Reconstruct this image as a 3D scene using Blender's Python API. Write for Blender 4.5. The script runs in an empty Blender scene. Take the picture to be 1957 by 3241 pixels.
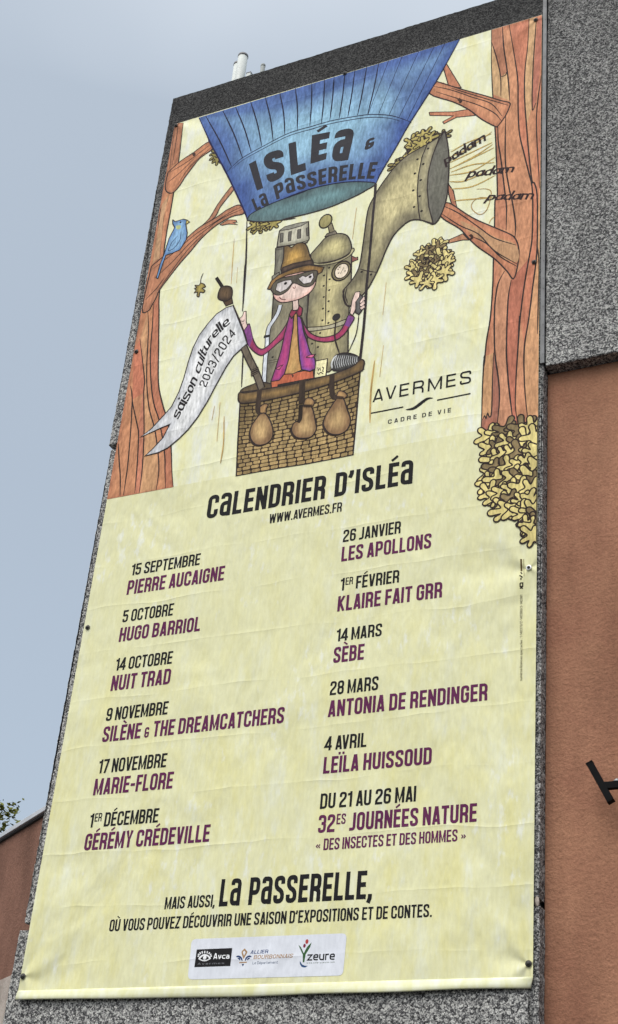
import bpy, bmesh, math, random
from mathutils import Vector, Matrix, geometry, noise

scene = bpy.context.scene
COL = scene.collection
# ---------------------------------------------------------------- camera
cam_d = bpy.data.cameras.new('camera'); cam = bpy.data.objects.new('camera', cam_d); COL.objects.link(cam)
cam_d.sensor_fit = 'VERTICAL'; cam_d.sensor_height = 36.0; cam_d.lens = 52.74
cam_d.clip_start = 0.05; cam_d.clip_end = 4000
RT = Vector((0.90064415, 0.42603198, 0.08565545)); UP = Vector((0.15224415, -0.49396121, 0.85605142)); FW = Vector((-0.40701576, 0.75795717, 0.50974415))
m = Matrix.Identity(4)
for i in range(3):
    m[i][0] = RT[i]; m[i][1] = UP[i]; m[i][2] = -FW[i]
m.translation = Vector((7.0632, -9.3351, 1.5957))
cam.matrix_world = m
scene.camera = cam
# ---------------------------------------------------------------- sky, sun, exposure
SUN_EL, SUN_AZ = math.radians(50), math.radians(-10)      # azimuth measured from -Y towards +X is positive
sun_dir = Vector((math.sin(SUN_AZ) * math.cos(SUN_EL), -math.cos(SUN_AZ) * math.cos(SUN_EL), math.sin(SUN_EL)))
world = bpy.data.worlds.new("World"); scene.world = world; world.use_nodes = True
nt = world.node_tree; nt.nodes.clear()
def N(t, kind, **kw):
    n = t.nodes.new(kind)
    for k, v in kw.items(): setattr(n, k, v)
    return n
out = N(nt, 'ShaderNodeOutputWorld'); bg = N(nt, 'ShaderNodeBackground'); bg2 = N(nt, 'ShaderNodeBackground'); addsh = N(nt, 'ShaderNodeAddShader')
sky = N(nt, 'ShaderNodeTexSky', sky_type='NISHITA', sun_disc=False)
sky.sun_elevation = SUN_EL; sky.sun_rotation = math.atan2(sun_dir.x, sun_dir.y); sky.dust_density = 4.0; sky.air_density = 1.0
nt.links.new(sky.outputs[0], bg.inputs[0]); bg.inputs[1].default_value = 0.05
tc = N(nt, 'ShaderNodeTexCoord'); sp = N(nt, 'ShaderNodeSeparateXYZ'); nt.links.new(tc.outputs['Generated'], sp.inputs[0])
cn = N(nt, 'ShaderNodeTexNoise'); cn.inputs['Scale'].default_value = 2.2; cn.inputs['Detail'].default_value = 3; cn.inputs['Roughness'].default_value = .45
mp = N(nt, 'ShaderNodeMapping'); mp.inputs['Scale'].default_value = (1, 1, 2.2); nt.links.new(tc.outputs['Generated'], mp.inputs[0]); nt.links.new(mp.outputs[0], cn.inputs['Vector'])
ma = N(nt, 'ShaderNodeMath', operation='MULTIPLY_ADD'); ma.inputs[1].default_value = .20; nt.links.new(cn.outputs[0], ma.inputs[0]); nt.links.new(sp.outputs[2], ma.inputs[2])
rp = N(nt, 'ShaderNodeValToRGB'); nt.links.new(ma.outputs[0], rp.inputs[0])
el = rp.color_ramp.elements
el[0].position = .05; el[0].color = (.36, .405, .445, 1)
el[1].position = 1.0; el[1].color = (1.05, 1.08, 1.10, 1)
e = el.new(.30); e.color = (.345, .395, .44, 1)
e = el.new(.60); e.color = (.35, .397, .44, 1)
e = el.new(.82); e.color = (.38, .427, .468, 1)
e = el.new(.93); e.color = (.62, .66, .69, 1)
# veiled sun: the cloud is brightest round it (behind the photographer)
vd = N(nt, 'ShaderNodeVectorMath', operation='DOT_PRODUCT'); nt.links.new(tc.outputs['Generated'], vd.inputs[0]); vd.inputs[1].default_value = sun_dir
gr = N(nt, 'ShaderNodeValToRGB'); nt.links.new(vd.outputs['Value'], gr.inputs[0])
gr.color_ramp.elements[0].position = .42; gr.color_ramp.elements[0].color = (0, 0, 0, 1); gr.color_ramp.elements[1].position = 1.0; gr.color_ramp.elements[1].color = (1.0, .98, .94, 1)
ad = N(nt, 'ShaderNodeMix', data_type='RGBA', blend_type='ADD'); ad.inputs[0].default_value = 1.0; nt.links.new(rp.outputs[0], ad.inputs[6]); nt.links.new(gr.outputs[0], ad.inputs[7])
nt.links.new(ad.outputs[2], bg2.inputs[0]); bg2.inputs[1].default_value = .93
nt.links.new(bg.outputs[0], addsh.inputs[0]); nt.links.new(bg2.outputs[0], addsh.inputs[1]); nt.links.new(addsh.outputs[0], out.inputs[0])
sd = bpy.data.lights.new('sun', 'SUN'); sd.energy = 1.05; sd.angle = math.radians(35); sd.color = (1.0, .965, .91)
so = bpy.data.objects.new('sun', sd); COL.objects.link(so); so.rotation_euler = (-sun_dir).to_track_quat('-Z', 'Y').to_euler()
so.location = (0, -20, 30)
scene.view_settings.view_transform = 'Standard'; scene.view_settings.look = 'None'; scene.view_settings.exposure = 0.22; scene.view_settings.gamma = 1
PRINT_GAIN = 0.97          # paper white of the vinyl

# ---------------------------------------------------------------- helpers
def lin(c): return tuple((v / 255 / 12.92) if v / 255 <= .04045 else ((v / 255 + .055) / 1.055) ** 2.4 for v in c)
def tag(o, label=None, cat=None, group=None, kind=None):
    if label: o['label'] = label
    if cat: o['category'] = cat
    if group: o['group'] = group
    if kind: o['kind'] = kind
    return o
def empty(name, loc=(0, 0, 0)):
    o = bpy.data.objects.new(name, None); COL.objects.link(o); o.location = loc; o.empty_display_size = .2; return o
def link(name, me, mat=None, parent=None):
    o = bpy.data.objects.new(name, me); COL.objects.link(o)
    if mat: me.materials.append(mat)
    if parent:
        o.parent = parent; o.matrix_parent_inverse = Matrix.Translation(-parent_loc(parent))
    return o
def parent_loc(p):
    v = Vector(p.location)
    return v
def mesh_from(name, bm, mat=None, parent=None, smooth=False):
    me = bpy.data.meshes.new(name); bm.normal_update(); bm.to_mesh(me); bm.free()
    if smooth:
        for p in me.polygons: p.use_smooth = True
    return link(name, me, mat, parent)
def box(bm, x0, x1, y0, y1, z0, z1, bev=0):
    r = bmesh.ops.create_cube(bm, size=1); vs = r['verts']
    bmesh.ops.scale(bm, vec=(x1 - x0, y1 - y0, z1 - z0), verts=vs); bmesh.ops.translate(bm, vec=((x0 + x1) / 2, (y0 + y1) / 2, (z0 + z1) / 2), verts=vs)
    if bev:
        es = list({e for v in vs for e in v.link_edges}); bmesh.ops.bevel(bm, geom=es, offset=bev, segments=2, affect='EDGES', profile=.5)
    return vs
def lathe(bm, prof, seg=28, center=(0, 0, 0), axis='Z', cap=True):
    c = Vector(center); rings = []
    for r, h in prof:
        ring = []
        for i in range(seg):
            a = 2 * math.pi * i / seg
            p = Vector((r * math.cos(a), r * math.sin(a), h))
            if axis == 'Y': p = Vector((p.x, p.z, p.y))
            ring.append(bm.verts.new(c + p))
        rings.append(ring)
    for a, b in zip(rings, rings[1:]):
        for i in range(seg): bm.faces.new((a[i], a[(i + 1) % seg], b[(i + 1) % seg], b[i]))
    if cap: bm.faces.new(rings[-1]); bm.faces.new(rings[0][::-1])
    bmesh.ops.recalc_face_normals(bm, faces=bm.faces)

# ---------------------------------------------------------------- materials
def mat(name, rough=.8, spec=.3):
    mt = bpy.data.materials.new(name); mt.use_nodes = True; b = mt.node_tree.nodes['Principled BSDF']
    b.inputs['Roughness'].default_value = rough
    b.inputs['Specular IOR Level'].default_value = spec
    return mt, mt.node_tree, b
def ramp(t, fac, stops, interp='LINEAR'):
    r = N(t, 'ShaderNodeValToRGB'); r.color_ramp.interpolation = interp; e = r.color_ramp.elements
    e[0].position, e[0].color = stops[0][0], tuple(stops[0][1]) + (1,)
    e[1].position, e[1].color = stops[-1][0], tuple(stops[-1][1]) + (1,)
    for p, c in stops[1:-1]:
        x = e.new(p); x.color = tuple(c) + (1,)
    t.links.new(fac, r.inputs[0]); return r.outputs[0]
def g(v): return (v, v, v)
def noise_tex(t, scale, detail=4, rough=.55, stretch=None, rot=None, dist=0):
    ge = N(t, 'ShaderNodeNewGeometry'); v = ge.outputs['Position']
    if stretch or rot:
        mpn = N(t, 'ShaderNodeMapping')
        if rot: mpn.inputs['Rotation'].default_value = rot
        if stretch: mpn.inputs['Scale'].default_value = stretch
        t.links.new(v, mpn.inputs[0]); v = mpn.outputs[0]
    n = N(t, 'ShaderNodeTexNoise'); n.inputs['Scale'].default_value = scale; n.inputs['Detail'].default_value = detail; n.inputs['Roughness'].default_value = rough
    n.inputs['Distortion'].default_value = dist
    t.links.new(v, n.inputs['Vector']); return n.outputs[0]
def mix(t, fac, a, b, mode='MIX'):
    mx = N(t, 'ShaderNodeMix', data_type='RGBA', blend_type=mode)
    for sock, val in ((mx.inputs[0], fac), (mx.inputs[6], a), (mx.inputs[7], b)):
        if isinstance(val, (int, float)): sock.default_value = val
        elif isinstance(val, tuple): sock.default_value = tuple(val[:3]) + (1,)
        else: t.links.new(val, sock)
    return mx.outputs[2]
def math_n(t, op, a, b=None, c=None, clamp=False):
    n = N(t, 'ShaderNodeMath', operation=op); n.use_clamp = clamp
    for i, v in enumerate((a, b, c)):
        if v is None: continue
        if isinstance(v, (int, float)): n.inputs[i].default_value = v
        else: t.links.new(v, n.inputs[i])
    return n.outputs[0]
def zpos(t):
    ge = N(t, 'ShaderNodeNewGeometry'); s = N(t, 'ShaderNodeSeparateXYZ'); t.links.new(ge.outputs['Position'], s.inputs[0]); return s.outputs
def bump(t, bsdf, h, dist, strength=1.0):
    b = N(t, 'ShaderNodeBump'); b.inputs['Distance'].default_value = dist; b.inputs['Strength'].default_value = strength
    t.links.new(h, b.inputs['Height']); t.links.new(b.outputs[0], bsdf.inputs['Normal'])

# exposed aggregate panels
def granite(name, gain, top_dark):
    M, t, b = mat(name, .85, .25)
    ge = N(t, 'ShaderNodeNewGeometry')
    vo = N(t, 'ShaderNodeTexVoronoi', feature='F1'); vo.inputs['Scale'].default_value = 85; t.links.new(ge.outputs['Position'], vo.inputs['Vector'])
    s = N(t, 'ShaderNodeSeparateColor'); t.links.new(vo.outputs['Color'], s.inputs[0])
    n2 = noise_tex(t, 42, 3, .6); n3 = noise_tex(t, 130, 3, .65)
    v = math_n(t, 'MULTIPLY_ADD', n3, 1.1, math_n(t, 'MULTIPLY_ADD', s.outputs[0], .38, math_n(t, 'MULTIPLY', n2, .45)))
    c = ramp(t, v, [(.62, (.02 * gain, .02 * gain, .022 * gain)), (.86, (.10 * gain, .10 * gain, .104 * gain)), (1.0, (.235 * gain, .235 * gain, .235 * gain)), (1.14, (.43 * gain, .43 * gain, .42 * gain)), (1.3, (.62 * gain, .62 * gain, .60 * gain))] if False else
             [(.0, g(.018 * gain)), (.30, (.045 * gain, .045 * gain, .048 * gain)), (.50, g(.19 * gain)), (.68, (.46 * gain, .46 * gain, .44 * gain)), (1.0, (.78 * gain, .78 * gain, .74 * gain))])
    # remap v 0.55..1.35 -> 0..1
    mr = N(t, 'ShaderNodeMapRange'); mr.inputs['From Min'].default_value = .62; mr.inputs['From Max'].default_value = 1.30
    t.links.new(v, mr.inputs[0]); t.links.new(mr.outputs[0], [l for l in t.links if l.from_socket == v and l.to_node.type == 'VALTORGB'][0].to_socket)
    big = noise_tex(t, 1.3, 4, .6, stretch=(2.2, 2.2, .5))
    c = mix(t, 1.0, c, ramp(t, big, [(.3, g(.78)), (.7, g(1.08))]), 'MULTIPLY')
    if top_dark:  # darkens the panel colour towards the top, ramp broken up by noise
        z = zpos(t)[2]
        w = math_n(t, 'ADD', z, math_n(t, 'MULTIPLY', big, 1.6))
        mr2 = N(t, 'ShaderNodeMapRange'); mr2.inputs['From Min'].default_value = top_dark[0]; mr2.inputs['From Max'].default_value = top_dark[1]; t.links.new(w, mr2.inputs[0])
        c = mix(t, mr2.outputs[0], c, mix(t, 1.0, c, (top_dark[2], top_dark[2], top_dark[2] * 1.02), 'MULTIPLY'))
    t.links.new(c, b.inputs['Base Color'])
    bump(t, b, v, .012, .9)
    return M
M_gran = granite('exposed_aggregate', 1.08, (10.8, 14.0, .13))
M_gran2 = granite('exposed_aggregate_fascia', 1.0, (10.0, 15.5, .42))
def render_mat(name, col, col2, streak=.25, zrange=None):
    M, t, b = mat(name, .92, .15)
    n1 = noise_tex(t, 2.2, 5, .6); n2 = noise_tex(t, 48, 6, .68); n3 = noise_tex(t, 1.5, 5, .7, stretch=(2.4, 2.4, .35))
    c = mix(t, ramp(t, n1, [(.32, g(0)), (.68, g(1))]), col, col2)
    n4 = noise_tex(t, .9, 6, .7, stretch=(1.6, 1.6, .8)); c = mix(t, 1.0, c, ramp(t, n4, [(.30, (.80, .80, .80)), (.55, g(1.0)), (.75, (1.07, 1.06, 1.05))]), 'MULTIPLY')
    c = mix(t, 1.0, c, ramp(t, n2, [(.3, g(.80)), (.7, g(1.16))]), 'MULTIPLY')
    c = mix(t, streak, c, mix(t, 1.0, c, ramp(t, n3, [(.38, (.52, .5, .48)), (.62, g(1.05))]), 'MULTIPLY'))
    t.links.new(c, b.inputs['Base Color'])
    bump(t, b, math_n(t, 'ADD', n2, noise_tex(t, 22, 4, .6)), .014, .8); return M
M_render = render_mat('terracotta_render', lin((152, 108, 87)), lin((167, 123, 98)), .28)
M_render_dark = render_mat('stained_terracotta_render', lin((124, 91, 77)), lin((136, 101, 86)), .45)
M_plinth = render_mat('pale_render', lin((176, 165, 156)), lin((190, 180, 170)), .5)
def plain(name, col, rough=.5, metal=0, var=.15, sc=6, spec=.4):
    M, t, b = mat(name, rough, spec); b.inputs['Metallic'].default_value = metal
    n = noise_tex(t, sc, 5, .6); c = mix(t, 1.0, tuple(col), ramp(t, n, [(.3, g(1 - var)), (.7, g(1 + var))]), 'MULTIPLY'); t.links.new(c, b.inputs['Base Color']); return M
M_core = plain('dark_concrete', g(.05), .9)
M_strip = plain('weathered_zinc', (.15, .155, .16), .6, .1, .25, 9)
M_coping = plain('galvanised_coping', (.44, .46, .49), .6, 0, .1)
M_black = plain('black_powder_coat', (.004, .004, .0045), .75, 0, .3, 14, .1)
M_steel = plain('dull_steel', (.35, .36, .36), .4, .8)
M_bolt = plain('dark_bolt', (.045, .043, .04), .45, .5)
M_washer = plain('bright_washer', (.72, .73, .74), .3, .4)
M_flue = plain('white_flue', (.50, .53, .51), .5, 0, .07)
M_flue_cap = plain('flue_cap', (.16, .16, .17), .5)
M_flue_grey = plain('grey_flue', (.24, .26, .25), .6)
M_asphalt = plain('asphalt', g(.055), .95, 0, .35, 3)
M_roof = plain('roof_felt', g(.09), .95, 0, .3, 2)

# creases of the vinyl: shared by sheet and every printed colour
def vinyl_bump(t, b, extra=None):
    x, y, z = zpos(t)
    wob = noise_tex(t, 1.1, 3, .5); w2 = noise_tex(t, .55, 2, .5)
    # packing folds: thin horizontal ridges every ~0.43 m
    zz = math_n(t, 'ADD', math_n(t, 'MULTIPLY', z, 2.32), math_n(t, 'MULTIPLY', wob, .35))
    tri = math_n(t, 'ABSOLUTE', math_n(t, 'SUBTRACT', math_n(t, 'FRACT', zz), .5))
    ridge = math_n(t, 'POWER', math_n(t, 'MULTIPLY', tri, 2.0), 14.0)
    gate = noise_tex(t, 1.7, 2, .5); gate = math_n(t, 'MULTIPLY', math_n(t, 'SUBTRACT', gate, .36, clamp=True), 3.2, clamp=True)
    ridge = math_n(t, 'MULTIPLY', ridge, gate)
    soft = noise_tex(t, 1.5, 3, .5, stretch=(1.0, 1.0, .55), rot=(0, .7, 0), dist=.6)
    soft2 = noise_tex(t, 4.5, 3, .5, stretch=(1.0, 1.0, .35), rot=(0, -.5, 0), dist=.5)
    h = math_n(t, 'ADD', math_n(t, 'MULTIPLY', ridge, .0032), math_n(t, 'ADD', math_n(t, 'MULTIPLY', soft, .066), math_n(t, 'MULTIPLY', soft2, .017)))
    h = math_n(t, 'ADD', h, math_n(t, 'MULTIPLY', noise_tex(t, 16, 3, .55, dist=.4), .0016))
    # tension folds radiating from the fixings
    for bx, bz, amp in FIX:
        dx = math_n(t, 'SUBTRACT', x, bx); dz = math_n(t, 'SUBTRACT', z, bz)
        r = math_n(t, 'SQRT', math_n(t, 'ADD', math_n(t, 'MULTIPLY', dx, dx), math_n(t, 'MULTIPLY', dz, dz)))
        th = math_n(t, 'ARCTAN2', dz, dx)
        f = math_n(t, 'MULTIPLY', math_n(t, 'SINE', math_n(t, 'ADD', math_n(t, 'MULTIPLY', th, 4.0), math_n(t, 'MULTIPLY', wob, 11))), math_n(t, 'MULTIPLY', r, math_n(t, 'EXPONENT', math_n(t, 'MULTIPLY', r, -4.2))))
        h = math_n(t, 'ADD', h, math_n(t, 'MULTIPLY', f, amp))
    bump(t, b, h, 1.0, 1.0)
FIX = [(3.942, 7.051, .13), (3.973, 4.142, .13), (.027, 4.164, .11), (3.942, 12.947, .09), (1.963, 12.994, .07), (.02, 12.97, .11), (3.954, 9.986, .05)]
def vinyl_mat():
    M, t, b = mat('printed_vinyl', .6, .15)
    x, y, z = zpos(t)
    fine = noise_tex(t, 26, 4, .6, stretch=(1.5, 1, .45), rot=(0, .35, 0))
    pencil = noise_tex(t, 5.5, 6, .68, stretch=(2.6, 1, .55), rot=(0, .12, 0))
    white = noise_tex(t, 2.4, 5, .66, stretch=(2.8, 1, .75), rot=(0, .1, 0))
    yell = noise_tex(t, 1.9, 5, .7, stretch=(2.4, 1, .7), rot=(0, -.15, 0))
    def C(r_, g_, b_): return tuple(v * PRINT_GAIN for v in lin((r_, g_, b_)))
    up = mix(t, ramp(t, pencil, [(.35, g(0)), (.66, g(1))]), C(221, 222, 182), C(226, 227, 196))
    up = mix(t, ramp(t, white, [(.50, g(0)), (.66, g(.8))]), up, C(224, 228, 222))
    up = mix(t, ramp(t, yell, [(.50, g(0)), (.66, g(.55))]), up, C(222, 216, 146))
    lo = mix(t, ramp(t, pencil, [(.35, g(0)), (.66, g(1))]), C(214, 213, 169), C(219, 219, 180))
    lo2 = mix(t, ramp(t, white, [(.52, g(0)), (.68, g(.7))]), lo, C(218, 222, 206))
    lo2 = mix(t, ramp(t, yell, [(.46, g(0)), (.64, g(.55))]), lo2, C(213, 207, 136))
    # plain band in the middle of the sheet, streaky wash towards the foot
    k = N(t, 'ShaderNodeMapRange'); k.inputs['From Min'].default_value = 8.2; k.inputs['From Max'].default_value = 5.2; k.inputs['To Min'].default_value = .22; k.inputs['To Max'].default_value = .95
    t.links.new(z, k.inputs[0]); low = mix(t, k.outputs[0], lo, lo2)
    # small washed-out flecks, thicker in some places
    fl_ = math_n(t, 'MULTIPLY', noise_tex(t, 7.5, 4, .6, stretch=(2.0, 1, .8)), math_n(t, 'ADD', .55, math_n(t, 'MULTIPLY', noise_tex(t, 1.1, 2, .5), .9)))
    fleck = ramp(t, fl_, [(.60, g(0)), (.74, g(.6))]); low = mix(t, fleck, low, C(224, 228, 222)); up = mix(t, fleck, up, C(230, 233, 228))
    step = math_n(t, 'GREATER_THAN', z, 8.375)
    c = mix(t, step, low, up)
    c = mix(t, 1.0, c, ramp(t, fine, [(.32, g(.93)), (.68, g(1.04))]), 'MULTIPLY')
    t.links.new(c, b.inputs['Base Color']); vinyl_bump(t, b); return M
M_vinyl = vinyl_mat()
def hem_mat():
    M, t, b = mat('welded_hem', .4, .35); n = noise_tex(t, 5, 4, .6, stretch=(2, 1, 1))
    t.links.new(mix(t, ramp(t, n, [(.35, g(0)), (.65, g(1))]), lin((212, 212, 160)), lin((224, 226, 204))), b.inputs['Base Color']); return M
M_hem = hem_mat()
def ink_mat(name, grain):
    M, t, b = mat(name, .7, .13)
    a = N(t, 'ShaderNodeAttribute'); a.attribute_name = 'ink'
    c = a.outputs['Color']
    if grain:
        n = noise_tex(t, 24, 4, .62, stretch=(1.7, 1, .5), rot=(0, .3, 0)); n2 = noise_tex(t, 5, 4, .6, stretch=(1.6, 1, .5))
        c = mix(t, 1.0, c, ramp(t, n, [(.28, g(1 - .5 * grain)), (.5, g(1.0)), (.74, g(1 + .55 * grain))]), 'MULTIPLY')
        c = mix(t, 1.0, c, ramp(t, n2, [(.3, g(1 - .35 * grain)), (.7, g(1 + .35 * grain))]), 'MULTIPLY')
    t.links.new(c, b.inputs['Base Color']); vinyl_bump(t, b); return M
M_ink = ink_mat('pencil_colour', .68)
M_type = ink_mat('flat_print', .12)

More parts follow.
